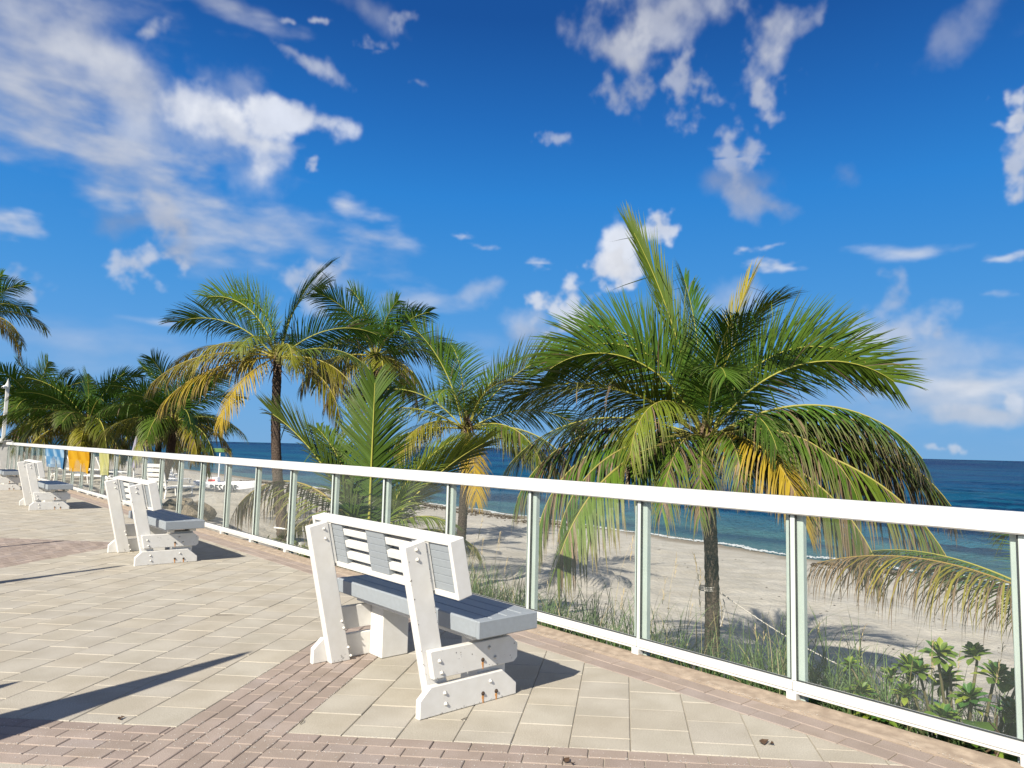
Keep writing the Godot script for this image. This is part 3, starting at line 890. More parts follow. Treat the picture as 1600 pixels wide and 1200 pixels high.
# ---------------------------------------------------------------- benches
func make_bench() -> Node3D:
	var o := thing("bench", "", "bench", "white and grey benches facing the sea")
	var t := Transform3D(Basis(Vector3(0, 0, 1), Vector3(0, 1, 0), Vector3(-1, 0, 0)), Vector3())
	var zy := func(a: Array) -> PackedVector2Array:
		var p := PackedVector2Array()
		for q in a: p.append(Vector2(q[0], q[1]))
		if area(p) < 0: p.reverse()
		return p
	var board := func(called: String, poly: Array, x0: float, x1: float, material: String, bevel := 0.004) -> MeshInstance3D:
		var m := MB.new()
		m.prism(zy.call(poly), -x1, -x0, t, bevel)
		return put(called, m.mesh(), mats[material], o)
	var boxp := func(called: String, p: Vector3, s: Vector3, material: String, bevel := 0.004) -> MeshInstance3D:
		var m := MB.new()
		m.box(p, s, bevel)
		return put(called, m.mesh(), mats[material], o)
	for sg: float in [-1.0, 1.0]:
		var a := minf(0.598 * sg, 0.64 * sg); var b := maxf(0.598 * sg, 0.64 * sg)
		var low: MeshInstance3D = board.call("foot_board", [[-0.357, 0.0], [-0.357, 0.095], [-0.29, 0.157], [0.222, 0.157], [0.332, 0.066], [0.332, 0.0]], a, b, "white_paint")
		var up: MeshInstance3D = board.call("seat_board", [[-0.270, 0.192], [-0.302, 0.338], [-0.296, 0.345], [0.272, 0.345], [0.337, 0.292], [0.337, 0.212], [0.31, 0.19]], a, b, "white_paint")
		a = minf(0.535 * sg, 0.597 * sg); b = maxf(0.535 * sg, 0.597 * sg)
		var post: MeshInstance3D = board.call("back_post", [[-0.254, 0.0], [-0.463, 0.905], [-0.335, 0.936], [-0.327, 0.932], [-0.114, 0.0]], a, b, "white_paint", 0.005)
		var cl := minf(0.540 * sg, 0.590 * sg)
		board.call("cleat", [[-0.114 - 0.228 * 0.655, 0.655], [-0.1135 - 0.228 * 0.915, 0.915], [-0.092 - 0.228 * 0.915, 0.920], [-0.092 - 0.228 * 0.655, 0.66]], cl, cl + 0.05, "white_paint", 0.002)
		boxp.call("leg_block", Vector3(0.517 * sg, 0.182, 0.173), Vector3(0.160, 0.364, 0.214), "white_paint", 0.005)
		# bolts: outer face of the boards, inner face of the posts
		var bolts := func(parent: Node, list: Array, xx: float, dir: float, size: float) -> void:
			for q in list:
				var m := MB.new()
				m.lathe(Vector3(xx, q[1], q[0]), Vector3(dir, 0, 0), [[-0.002, size * 1.35], [0.0022, size * 1.35], [0.003, size], [0.008, size * 0.9], [0.0105, size * 0.5]], 12)
				put("bolt", m.mesh(), mats.bolt_metal if q[2] == 0 else mats.bolt_rust, parent)
				if q[2] == 1:
					var r := MB.new()
					var h := 0.038 + 0.016 * rng.randf()
					for k in 3:
						var ww := [0.015, 0.010, 0.006][k] as float
						r.box(Vector3(xx + dir * (0.0008 + 0.0003 * k), q[1] - 0.012 - h * 0.33 * (k + 0.5), q[0] + 0.001 * k), Vector3(0.0012, h * 0.34, ww))
					put("rust_stain", r.mesh(), mats.rust, parent)
		bolts.call(low, [[-0.195, 0.109, 0], [-0.186, 0.050, 0], [0.13, 0.111, 0], [0.075, 0.053, 1], [0.174, 0.047, 1]], 0.64 * sg, sg, 0.0085)
		bolts.call(up, [[-0.238, 0.286, 0], [-0.222, 0.221, 0], [0.067, 0.241, 1], [0.113, 0.301, 0], [0.16, 0.239, 0]], 0.64 * sg, sg, 0.0085)
		bolts.call(post, [[-0.191, 0.267, 0], [-0.174, 0.22, 0], [-0.134, 0.088, 0], [-0.113, 0.03, 0], [-0.355, 0.888, 0], [-0.34, 0.823, 0]], 0.535 * sg, -sg, 0.0075)
		bolts.call(post, [[-0.386, 0.888, 0], [-0.377, 0.834, 0]], 0.597 * sg, sg, 0.0085)
	# seat
	for k in 4:
		var z := -0.10 + 0.1105 * (k + 0.5)
		boxp.call("seat_plank", Vector3(0, 0.4575, z), Vector3(1.548, 0.095, 0.1085), "grey_paint", 0.007)
	for sg: float in [-1.0, 1.0]:
		boxp.call("seat_end", Vector3(0.788 * sg, 0.457, 0.121), Vector3(0.026, 0.097, 0.444), "grey_paint", 0.007)
	for z in [0.015, 0.262]:
		boxp.call("seat_bearer", Vector3(0, 0.387, z), Vector3(1.30, 0.044, 0.07), "white_paint")
	# backrest, in its own tilt
	var yd := Vector3(0, 1, -0.228).normalized()
	var zd := Vector3(1, 0, 0).cross(yd)
	var tilt := Transform3D(Basis(Vector3(1, 0, 0), yd, zd), Vector3(0, 0.632, -0.243))
	var back := func(called: String, p: Vector3, s: Vector3, material: String, bevel := 0.003, lean := 0.0) -> MeshInstance3D:
		var m := MB.new()
		m.box(tilt * p, s, bevel, tilt.basis * Basis(Vector3.RIGHT, lean))
		return put(called, m.mesh(), mats[material], o)
	back.call("back_top_rail", Vector3(0, 0.311, 0.048), Vector3(1.546, 0.026, 0.096), "white_paint", 0.004)
	back.call("back_bottom_rail", Vector3(0, 0.016, 0.048), Vector3(1.546, 0.031, 0.096), "white_paint", 0.004)
	for sg: float in [-1.0, 1.0]: back.call("back_end", Vector3(0.787 * sg, 0.162, 0.048), Vector3(0.027, 0.325, 0.097), "white_paint", 0.005)
	for k in 4: back.call("back_plank", Vector3(0, 0.032 + 0.0665 * (k + 0.5), 0.078), Vector3(1.544, 0.0645, 0.024), "grey_paint", 0.003)
	for c in [[-0.773, -0.41], [-0.105, 0.105], [0.41, 0.773]]:
		for k in 6: back.call("back_block", Vector3((c[0] + c[1]) * 0.5, 0.0325 + 0.0443 * (k + 0.5), 0.0375), Vector3(c[1] - c[0], 0.0428, 0.052), "grey_paint", 0.002)
	for c in [[-0.408, -0.107], [0.107, 0.408]]:
		for h in [0.0895, 0.167, 0.2465]: back.call("back_slat", Vector3((c[0] + c[1]) * 0.5, h, 0.040), Vector3(c[1] - c[0], 0.043, 0.044), "white_paint", 0.002, -0.05)
	var chips := MB.new()
	for k in 150:
		var sg := -1.0 if rng.randf() < 0.6 else 1.0
		var p: Vector3
		var kind := rng.randi() % 4
		if kind == 0: p = Vector3(0.6405 * sg, rng.randf_range(0.001, 0.012), rng.randf_range(-0.35, 0.32))
		elif kind == 1:
			var y := rng.randf_range(0.02, 0.9)
			p = Vector3(0.5975 * sg, y, -0.254 - 0.228 * y + rng.randf_range(0.0, 0.012) + (0.128 if rng.randf() < 0.5 else 0.0))
		elif kind == 2: p = Vector3(0.6405 * sg, rng.randf_range(0.195, 0.34), rng.randf_range(-0.29, 0.33))
		else: p = Vector3(0.5345 * sg, rng.randf_range(0.005, 0.05), rng.randf_range(-0.25, -0.13))
		var rr := rng.randf_range(0.0012, 0.0045)
		chips.col = Color(0.10, 0.09, 0.08) * rng.randf_range(0.4, 2.4)
		var dirx := signf(p.x) if kind != 3 else -signf(p.x)
		var a := rng.randf() * TAU
		var c0 := p + Vector3(0.0006 * dirx, 0, 0)
		chips.tri(c0 + Vector3(0, sin(a), cos(a)) * rr, c0 + Vector3(0, sin(a + 2.0), cos(a + 2.0)) * rr * 1.6, c0 + Vector3(0, sin(a + 4.1), cos(a + 4.1)) * rr)
	put("paint_chips", chips.mesh(), mats.plain, o).set_meta("kind", "stuff")
	return o


func make_benches() -> void:
	var b := make_bench()
	var spots := [[-2.39, -1.600, "nearest white bench with grey seat, beside the diagonal brick band"], [3.446, -1.53, "second white bench from the camera, between the nearest bench and the railing's far end"], [11.32, -1.47, "third bench along the railing, small, at the far left"], [17.87, -1.455, "farthest bench, cut off by the left edge of the photo"]]
	for k in 4:
		var o: Node3D = b
		if k > 0:
			o = b.duplicate()
			o.name = numbered("bench")
			add_child(o)
		o.transform = Transform3D(FB, fw(spots[k][0], 0.0005, spots[k][1]))
		tag(o, spots[k][2], "bench", "white and grey benches facing the sea")


# ---------------------------------------------------------------- palms
const GREEN := Color(0.030, 0.068, 0.010)
const LIME := Color(0.078, 0.165, 0.018)
const YELLOW := Color(0.36, 0.235, 0.022)
const DEAD := Color(0.205, 0.145, 0.097)
const DRY := Color(0.16, 0.105, 0.065)


# az: 0 right, 90 away, 180 left, 270 towards the viewer; el and drop in degrees; yellow and dead 0..1; hang: how far the leaflets fall
func frond(root: Node3D, at: Vector3, az: float, el: float, drop: float, length: float, yellow := 0.1, dead := 0.1, hang := 0.35, twist := 0.0, pairs := 74, thick := 1.0, closed := 0.0, roll := 0.0) -> void:
	var m := MB.new()
	var steps := 22
	var pts := [at]
	var rad := []
	for k in steps:
		var t := (k + 0.5) / steps
		var e := deg_to_rad(el - drop * pow(t, 1.35))
		var a := deg_to_rad(az + twist * t)
		pts.append(pts[-1] + Vector3(cos(a) * cos(e), sin(e), -sin(a) * cos(e)) * (length / steps))
	for k in steps + 1: rad.append(lerpf(0.019, 0.0035, pow(float(k) / steps, 0.8)) * thick * length / 2.6)
	var rib := Color(0.30, 0.30, 0.06).lerp(YELLOW, yellow * 0.8).lerp(DRY, dead * 0.5)
	m.col = rib
	m.tube(pts, rad, 6, true)
	var lmax := 0.35 * length
	var wind := Vector3(0.20, 0.0, -0.22)
	var fresh := GREEN.lerp(LIME, rng.randf_range(0.0, 0.55)).lerp(YELLOW, yellow * (0.75 if dead < 0.9 else 0.2))
	for i in pairs:
		var t := 0.13 + 0.87 * (i + 0.5) / pairs
		var f := t * steps
		var k := mini(int(f), steps - 1)
		var p: Vector3 = pts[k].lerp(pts[k + 1], f - k)
		var tan: Vector3 = (pts[k + 1] - pts[k]).normalized()
		var side := tan.cross(Vector3.UP)
		if side.length() < 0.12: side = Vector3(-sin(deg_to_rad(az)), 0, -cos(deg_to_rad(az)))
		side = side.normalized()
		var up := side.cross(tan).normalized()
		if roll != 0.0:
			side = side.rotated(tan, deg_to_rad(roll)); up = up.rotated(tan, deg_to_rad(roll))
		for sg: float in [-1.0, 1.0]:
			if rng.randf() < 0.03 + dead * 0.10: continue
			var fold := deg_to_rad(lerpf(18.0, -28.0, clampf(hang, 0, 1)) + rng.randf_range(-7, 7))
			var open := deg_to_rad(lerpf(68.0, 24.0, t) * (1.0 - closed * 0.75) + rng.randf_range(-5, 5))
			var d := (tan * cos(open) + (side * sg * cos(fold) + up * sin(fold)) * sin(open)).normalized()
			var ll := lmax * pow(maxf(sin(PI * clampf(0.10 + 0.80 * t, 0, 1)), 0.05), 0.62) * rng.randf_range(0.86, 1.08)
			var wv := (tan - d * tan.dot(d)).normalized()
			var wd := 0.0185 * length / 2.6 * thick * rng.randf_range(0.85, 1.15)
			var is_dead := rng.randf() < (dead * (0.25 + 0.9 * t) * 0.8 if dead < 0.99 else 0.25 + 0.8 * t)
			var c0 := fresh.lerp(YELLOW, yellow * t * 0.5) * rng.randf_range(0.82, 1.2)
			if is_dead: c0 = c0.lerp((DRY * 0.55).lerp(DEAD, rng.randf() if dead < 0.99 else pow(rng.randf(), 3.2)), rng.randf_range(0.75, 1.0))
			var tip_c := c0.lerp(DEAD, clampf(dead * 1.3 + (0.3 if rng.randf() < 0.2 else 0.0), 0, 1))
			if dead > 0.99: tip_c = c0.lerp(DEAD, rng.randf_range(0.0, 0.75))
			var g := hang * rng.randf_range(0.75, 1.3) * (rng.randf_range(1.2, 3.0) if is_dead else 1.0)
			if is_dead: ll *= rng.randf_range(0.6, 1.05); wd *= 0.75
			var q := p
			var kink := rng.randi_range(1, 3) if rng.randf() < 0.05 + 0.25 * dead else 9
			var last_a := q - wv * wd * 0.35
			var last_b := q + wv * wd * 0.35
			var cl := c0
			for st in 4:
				if st == kink: d = (d + Vector3(rng.randf_range(-0.5, 0.5), -1.1, rng.randf_range(-0.5, 0.5))).normalized()
				d = (d + Vector3(0, -1, 0) * g * (0.16 + 0.22 * st) + wind * 0.10 * st).normalized()
				q += d * ll * 0.25
				var cn := c0.lerp(tip_c, [0.0, 0.1, 0.45, 1.0][st])
				if st == 3:
					m.tric(last_a, last_b, q, cl, cl, cn)
				else:
					var ww: float = wd * [0.5, 0.46, 0.32][st]
					var wq: Vector3 = (wv - d * wv.dot(d)).normalized()
					var a2: Vector3 = q - wq * ww; var b2: Vector3 = q + wq * ww
					m.tric(last_a, last_b, b2, cl, cl, cn); m.tric(last_a, b2, a2, cl, cn, cn)
					last_a = a2; last_b = b2
				cl = cn
	put("frond", m.mesh(), mats.frond, root)


func trunk(root: Node3D, base: Vector3, top: Vector3, bend: Vector3, r0: float, r1: float, tone: Color) -> void:
	var m := MB.new()
	var pts := []
	var rad := []
	var n := int(maxf(base.distance_to(top) / 0.035, 20))
	for k in n + 1:
		var t := float(k) / n
		pts.append(base.lerp(top, t) + bend * sin(PI * t))
		var flare := 0.45 * exp(-t * 9.0)
		rad.append(lerpf(r0, r1, t) * (1.0 + flare) * (1.0 + (0.05 if k % 3 == 0 else 0.0) + dune.get_noise_1d(k * 1.7) * 0.10))
	m.col = tone
	m.tube(pts, rad, 14, true)
	put("trunk", m.mesh(), mats.trunk, root)


func crown_heart(root: Node3D, top: Vector3, size: float) -> void:
	var m := MB.new()
	for k in 46:                       # dry leaf bases and fibre round the growing point
		var a := rng.randf() * TAU
		var up := rng.randf_range(-0.28, 0.26) * size
		var out := Vector3(cos(a), 0, sin(a))
		var p := top + out * 0.05 * size + Vector3(0, up, 0)
		var q := p + (out * rng.randf_range(0.08, 0.20) + Vector3(0, rng.randf_range(-0.30, 0.16), 0)) * size
		var w := out.cross(Vector3.UP) * 0.028 * size
		m.col = DRY.lerp(DEAD, rng.randf() * 0.7)
		m.quad(p - w, p + w, q + w * 0.5, q - w * 0.5)
		m.tri(q - w * 0.5, q + w * 0.5, q + (q - p) * 0.5 + Vector3(0, -0.05, 0) * size)
	m.col = Color(0.13, 0.12, 0.04)
	m.lathe(top - Vector3(0, 0.22, 0) * size, Vector3.UP, [[0.0, 0.085 * size], [0.2 * size, 0.10 * size], [0.45 * size, 0.05 * size], [0.6 * size, 0.012 * size]], 10)
	put("crown_heart", m.mesh(), mats.frond, root)


func palm(label: String, top: Vector3, foot: Vector2, bend: Vector3, r0: float, size: float, fronds: Array, tone := Color(0.095, 0.076, 0.062)) -> void:
	var ground := land_at(Vector3(foot.x, 0, foot.y))
	var base := Vector3(foot.x, ground - 0.15, foot.y)
	var root := thing("coconut_palm", label, "palm tree", "coconut palms behind the railing", Transform3D(Basis(), base))
	top -= base
	if r0 > 0.0: trunk(root, Vector3.ZERO, top - Vector3(0, 0.10, 0), bend, r0, r0 * 0.78, tone)
	crown_heart(root, top, size * 0.42)
	for f in fronds:
		var a: float = deg_to_rad(f[0])
		var at := top + Vector3(cos(a), 0, -sin(a)) * 0.06 * size * 0.4 + Vector3(0, 0.02 * size, 0)
		frond(root, at, f[0], f[1], f[2], f[3] * size, f[4], f[5], f[6], f[7] if f.size() > 7 else 0.0, f[8] if f.size() > 8 else 74, f[9] if f.size() > 9 else 1.0, f[10] if f.size() > 10 else 0.0, f[11] if f.size() > 11 else 0.0)


func wild_crown(n: int, sd: int, pairs := 54, thick := 1.5, old := 1.0, lean := 0.0) -> Array:
	var keep := rng.state
	rng.seed = sd
	var out := []
	for k in n:
		var age := float(k) / (n - 1)
		var az := fmod(k * 137.5 + rng.randf_range(-16, 16) + sd * 31.0, 360.0)
		var el := lerpf(80.0, -18.0, pow(age, 0.85)) + rng.randf_range(-8, 8)
		var drop := lerpf(48.0, 92.0, age) + rng.randf_range(-10, 12)
		if el < 5.0: drop = minf(drop, 72.0)
		var y := clampf((age - 0.45) * 1.3, 0, 1) * rng.randf_range(0.1, 1.0) * old
		var dd := clampf((age - 0.4) * 1.5, 0, 1) * rng.randf_range(0.2, 0.9) * old
		out.append([az, el, drop, lerpf(0.86, 1.0, sin(PI * age)) * rng.randf_range(0.9, 1.08), y, dd, lerpf(0.14, 0.80, age), lean * cos(deg_to_rad(az)), pairs, thick, 0.0, lerpf(55.0, 0.0, age) * signf(-cos(deg_to_rad(az)))])
	rng.state = keep
	return out


func make_palms() -> void:
	# the big one: az, el, drop, length, yellow, dead, hang, twist, pairs, thick, closed, roll
	palm("largest coconut palm with a full crown, rope round its straight trunk, right of centre", Vector3(2.31, 1.58, -8.5), Vector2(2.36, -8.45), Vector3(0.03, 0, 0.02), 0.088, 2.40, [
		[166, 79, 16, 1.10, 0.06, 0.02, 0.02, 8, 90, 0.8, 1.0, 60], [176, 78, 128, 1.02, 0.0, 0.04, 0.10, 8, 100, 1.0, 0.0, 72], [192, 66, 104, 0.96, 0.05, 0.05, 0.14, -8, 96, 1.0, 0.0, 58], [4, 72, 112, 1.06, 0.02, 0.03, 0.06, -6, 108, 1.0, 0.0, -74], [346, 60, 98, 1.02, 0.06, 0.04, 0.10, 8, 104, 1.0, 0.0, -60],
		[20, 62, 80, 1.02, 0.05, 0.05, 0.12, 0, 90, 1.0, 0.0, -50], [100, 87, 30, 0.90, 0.0, 0.02, 0.10, 0, 84, 1.0, 0.35, 30], [300, 84, 66, 0.80, 0.12, 0.02, 0.20, 0, 78, 1.0, 0.45], [30, 78, 18, 0.92, 0.5, 0.02, 0.05, 0, 50, 0.7, 0.93], [110, 66, 84, 1.0, 0.0, 0.06, 0.2, 0, 80, 1.0, 0.0, 40], [60, 60, 88, 1.0, 0.0, 0.06, 0.2, 0, 80, 1.0, 0.0, -40], [270, 80, 80, 0.78, 0.0, 0.02, 0.2, 0, 84, 1.0, 0.1, 0], [150, 74, 70, 0.92, 0.0, 0.03, 0.12, 0, 84, 1.0, 0.0, 60],
		[182, 40, 70, 1.00, 0.08, 0.10, 0.30, 6, 92, 1.0, 0.0, 30], [204, 36, 66, 0.98, 0.12, 0.14, 0.35, -8, 90, 1.0, 0.0, 20], [226, 46, 130, 0.80, 0.16, 0.16, 0.62, 0, 84], [188, 8, 92, 1.06, 0.02, 0.66, 0.80, 0, 104, 1.35], [210, -4, 66, 1.10, 0.06, 0.66, 0.85, 8, 104, 1.35], [198, 4, 88, 1.0, 0.0, 0.8, 0.9, 0, 96, 1.2], [178, 16, 84, 1.05, 0.0, 0.7, 0.8, 0, 96, 1.3], [172, 22, 74, 1.04, 0.08, 0.3, 0.55, 0, 86],
		[286, 8, 84, 0.82, 0.80, 0.34, 0.60, 6, 96, 1.2], [252, -4, 70, 0.66, 0.06, 0.7, 0.85, 0, 84, 1.2], [272, 18, 104, 0.62, 0.05, 0.55, 0.8, 0, 80, 1.2], [238, 8, 86, 0.74, 0.05, 0.7, 0.85, 0, 84, 1.2], [304, 4, 80, 0.72, 0.04, 0.75, 0.85, 0, 84, 1.2], [318, 18, 96, 0.84, 0.02, 0.7, 0.8, 0, 88, 1.2], [352, 30, 88, 1.06, 0.0, 0.62, 0.75, 0, 110, 1.35], [342, 16, 74, 1.16, 0.05, 0.7, 0.80, 4, 116, 1.3], [324, 2, 66, 1.16, 0.10, 0.6, 0.85, 6, 100, 1.3], [312, -8, 62, 1.0, 0.05, 0.7, 0.9, 0, 92, 1.3], [10, 14, 78, 1.06, 0.03, 0.66, 0.8, 0, 104, 1.3], [335, 34, 92, 1.02, 0.0, 0.6, 0.7, 0, 100, 1.3], [0, 22, 86, 1.08, 0.0, 0.7, 0.8, 0, 106, 1.3], [330, -18, 50, 0.9, 0.0, 0.8, 0.9, 0, 90, 1.2],
		[130, 34, 80, 1.0, 0.0, 0.2, 0.4, 0, 70], [90, 20, 80, 0.96, 0.0, 0.3, 0.5, 0, 64], [50, 30, 82, 1.0, 0.0, 0.2, 0.4, 0, 70], [262, 62, 96, 0.74, 0.02, 0.05, 0.25, 0, 84], [284, 40, 108, 0.66, 0.02, 0.1, 0.4, 0, 78]])
	palm("low palm at the right edge, one yellow-ribbed dry frond reaching in over the sand", Vector3(4.45, 0.20, -5.5), Vector2(4.5, -5.45), Vector3.ZERO, 0.10, 2.1, [
		[168, 30, 46, 0.98, 0.9, 1.0, 0.8, 8, 130, 0.85, 0.0, 14], [118, 26, 40, 0.9, 0.0, 0.35, 0.6, 0, 80], [70, 44, 70, 1.0, 0.0, 0.1, 0.3, 0, 60], [30, 50, 80, 1.0, 0.0, 0.1, 0.3, 0, 60], [320, 40, 80, 1.0, 0.1, 0.2, 0.4, 0, 60], [60, 20, 70, 1.0, 0.1, 0.3, 0.5, 0, 60], [0, 10, 60, 1.0, 0.2, 0.4, 0.6, 0, 60]])
	palm("young trunkless palm with upright bright fronds behind the nearest bench", Vector3(-1.98, -0.05, -10.3), Vector2(-1.98, -10.3), Vector3.ZERO, 0.0, 2.5, [
		[100, 88, 6, 0.95, 0.04, 0.0, 0.12, 0, 112, 1.5, 0.08, 8], [164, 64, 34, 1.0, 0.06, 0.02, 0.14, 0, 96, 1.5, 0.1, 40], [15, 55, 26, 0.88, 0.16, 0.0, 0.10, 0, 96, 1.4, 0.45, -50], [40, 66, 44, 0.9, 0.12, 0.04, 0.2, 0, 92, 1.5], [140, 70, 40, 0.86, 0.05, 0.02, 0.2, 0, 92, 1.5], [142, 30, 70, 0.78, 0.42, 0.1, 0.4, 0, 92, 1.5], [158, 56, 108, 1.12, 0.45, 0.93, 0.9, 0, 92, 1.2], [350, 34, 76, 0.66, 0.25, 0.2, 0.55, 0, 92, 1.5], [330, 48, 70, 0.6, 0.1, 0.05, 0.4, 0, 92, 1.5], [120, 46, 80, 0.62, 0.2, 0.1, 0.4, 0, 92, 1.5], [70, 50, 60, 0.8, 0.05, 0.1, 0.3, 0, 92, 1.5]])
	palm("medium palm with one hanging orange frond, left of the largest palm", Vector3(-1.0, 1.80, -16.0), Vector2(-1.12, -15.9), Vector3(0.05, 0, 0), 0.11, 3.0, [
		[160, 76, 36, 0.9, 0.02, 0.02, 0.1, 6, 78, 1.2, 0.0, 50], [110, 80, 60, 0.9, 0.0, 0.02, 0.15, 0, 66, 1.2], [10, 60, 44, 0.92, 0.12, 0.02, 0.10, 0, 80, 1.2, 0.0, -55], [40, 70, 60, 0.9, 0.0, 0.02, 0.15, 0, 66, 1.2], [330, 78, 110, 0.7, 0.3, 0.03, 0.3, 0, 66, 1.2], [178, 50, 84, 0.9, 0.05, 0.06, 0.25, 0, 78, 1.2, 0.0, 45], [200, 30, 80, 0.96, 0.2, 0.12, 0.4, 0, 70, 1.2], [2, 32, 74, 0.9, 0.02, 0.12, 0.3, 0, 78, 1.2, 0.0, -40], [345, 10, 80, 0.98, 0.12, 0.3, 0.6, 0, 70, 1.2], [320, 16, 92, 0.86, 0.1, 0.4, 0.7, 0, 66, 1.2], [285, -30, 50, 0.66, 1.0, 0.35, 0.5, 0, 64, 1.3], [225, 20, 100, 0.72, 0.35, 0.2, 0.6, 0, 64, 1.2], [190, 4, 72, 0.9, 0.2, 0.4, 0.7, 0, 66, 1.2], [90, 40, 80, 0.9, 0.0, 0.1, 0.3, 0, 56, 1.2], [60, 20, 80, 0.9, 0.0, 0.2, 0.4, 0, 56, 1.2], [130, 20, 80, 0.9, 0.0, 0.2, 0.4, 0, 56, 1.2], [255, 60, 100, 0.7, 0.05, 0.05, 0.3, 0, 60, 1.2], [26, 2, 64, 0.95, 0.05, 0.45, 0.8, 0, 60, 1.2]])
	palm("tall palm with greener bushy crown just right of the tallest one", Vector3(-4.45, 4.25, -23.0), Vector2(-4.7, -22.8), Vector3(0.1, 0, 0), 0.13, 2.85, wild_crown(22, 5, 62, 1.6, 1.0))
	palm("tallest palm with a leaning dark trunk and drooping yellow lower fronds", Vector3(-5.6, 3.42, -17.0), Vector2(-5.0, -16.4), Vector3(-0.12, 0, 0), 0.125, 2.65, [
		[140, 76, 84, 1.0, 0.02, 0.02, 0.12, 10, 78, 1.3, 0.0, 55], [165, 70, 78, 1.04, 0.04, 0.03, 0.14, 0, 78, 1.3, 0.0, 60], [60, 84, 64, 0.98, 0.02, 0.02, 0.12, 0, 76, 1.3, 0.0, -40], [20, 84, 40, 0.98, 0.0, 0.02, 0.15, 0, 66, 1.3, 0.4], [182, 48, 70, 1.0, 0.0, 0.03, 0.18, 0, 78, 1.3, 0.0, 40], [172, 24, 64, 1.02, 0.45, 0.2, 0.5, 0, 72, 1.3], [190, 10, 60, 1.12, 0.5, 0.5, 0.7, 0, 74, 1.3], [196, -6, 50, 1.06, 0.7, 0.5, 0.8, 0, 72, 1.3], [236, -28, 52, 0.84, 0.85, 0.25, 0.5, 0, 72, 1.3], [8, 46, 70, 0.94, 0.0, 0.06, 0.2, 0, 78, 1.3, 0.0, -50], [0, 24, 84, 0.98, 0.05, 0.2, 0.45, 0, 70, 1.3], [350, 6, 92, 1.05, 0.35, 0.45, 0.7, 0, 70, 1.3], [340, -10, 76, 0.96, 0.4, 0.4, 0.7, 0, 66, 1.3], [300, 34, 110, 0.66, 0.25, 0.06, 0.45, 0, 64, 1.3], [260, 40, 100, 0.7, 0.12, 0.05, 0.4, 0, 64, 1.3], [100, 50, 80, 0.9, 0, 0.1, 0.3, 0, 56, 1.3], [70, 30, 80, 0.9, 0.1, 0.2, 0.5, 0, 56, 1.3], [130, 30, 80, 0.9, 0.1, 0.2, 0.5, 0, 56, 1.3], [220, 30, 96, 0.8, 0.3, 0.2, 0.5, 0, 62, 1.3], [20, -2, 76, 0.9, 0.2, 0.5, 0.8, 0, 60, 1.3]], Color(0.13, 0.10, 0.08))
	palm("bushy palm with yellow fringed fronds, left of the tallest palm's trunk", Vector3(-12.2, 2.1, -26.0), Vector2(-12.5, -25.8), Vector3(0.1, 0, 0), 0.16, 2.75, wild_crown(28, 8, 60, 1.7, 1.0), Color(0.12, 0.085, 0.07))
	palm("second palm from the left in the low dark clump", Vector3(-18.0, 2.05, -30.6), Vector2(-17.8, -30.4), Vector3(0.05, 0, 0), 0.2, 3.2, wild_crown(28, 12, 60, 1.8, 0.8), Color(0.14, 0.09, 0.07))
	palm("leftmost palm of the low dark clump, behind the white camera post", Vector3(-23.1, 2.6, -35.0), Vector2(-22.9, -34.8), Vector3.ZERO, 0.19, 3.5, wild_crown(28, 17, 60, 1.8, 0.8))
	palm("palm deep between the left clump's palms, mostly hidden", Vector3(-17.0, 2.0, -34.8), Vector2(-17.0, -34.8), Vector3.ZERO, 0.17, 3.1, wild_crown(20, 23, 50, 1.9, 0.7))
	palm("high palm cut off by the left edge of the photo", Vector3(-24.9, 6.95, -33.0), Vector2(-25.5, -33.0), Vector3(-0.2, 0, 0), 0.17, 2.8, wild_crown(22, 29, 54, 1.7, 1.1))


# ---------------------------------------------------------------- plants
func blade(m: MB, p: Vector3, h: float, az: float, bend: float, w: float, c0: Color, c1: Color, seg := 5) -> Vector3:
	var out := Vector3(cos(az), 0, sin(az))
	var side := Vector3(-sin(az), 0, cos(az)).rotated(Vector3.UP, rng.randf_range(-0.7, 0.7))
	var d := (Vector3.UP + out * bend * 0.15).normalized()
	var q := p
	var la := q - side * w; var lb := q + side * w
	var cl := c0
	for k in seg:
		d = (d + (out * 0.55 + Vector3(0, -0.55, 0)) * bend * (0.15 + 0.22 * k)).normalized()
		q += d * h / seg
		var t := float(k + 1) / seg
		var cn := c0.lerp(c1, t)
		if k == seg - 1: m.tric(la, lb, q, cl, cl, cn)
		else:
			var ww := w * (1.0 - t * t * 0.8)
			var a2 := q - side * ww; var b2 := q + side * ww
			m.tric(la, lb, b2, cl, cl, cn); m.tric(la, b2, a2, cl, cn, cn)
			la = a2; lb = b2
		cl = cn
	return q


func leaf_mesh(length: float, width: float, c0: Color, c1: Color, curl: float) -> ArrayMesh:      # along +z, face up
	var m := MB.new()
	var prof := [0.10, 0.32, 0.62, 0.92, 1.0, 0.80, 0.0]
	var n := prof.size()
	for k in n - 1:
		var z0 := length * k / (n - 1); var z1 := length * (k + 1) / (n - 1)
		var y0 := -curl * z0 * z0 / length; var y1 := -curl * z1 * z1 / length
		var a: float = width * 0.5 * prof[k]; var b: float = width * 0.5 * prof[k + 1]
		var ca := c0.lerp(c1, float(k) / n); var cb := c0.lerp(c1, float(k + 1) / n)
		var mid0 := Vector3(0, y0, z0); var mid1 := Vector3(0, y1, z1)
		for s: float in [-1.0, 1.0]:
			var e0 := Vector3(s * a, y0 + a * 0.35, z0); var e1 := Vector3(s * b, y1 + b * 0.35, z1)
			if s > 0:
				m.tric(mid0, mid1, e1, ca, cb, cb); m.tric(mid0, e1, e0, ca, cb, ca)
			else:
				m.tric(mid0, e1, mid1, ca, cb, cb); m.tric(mid0, e0, e1, ca, ca, cb)
	return m.mesh()


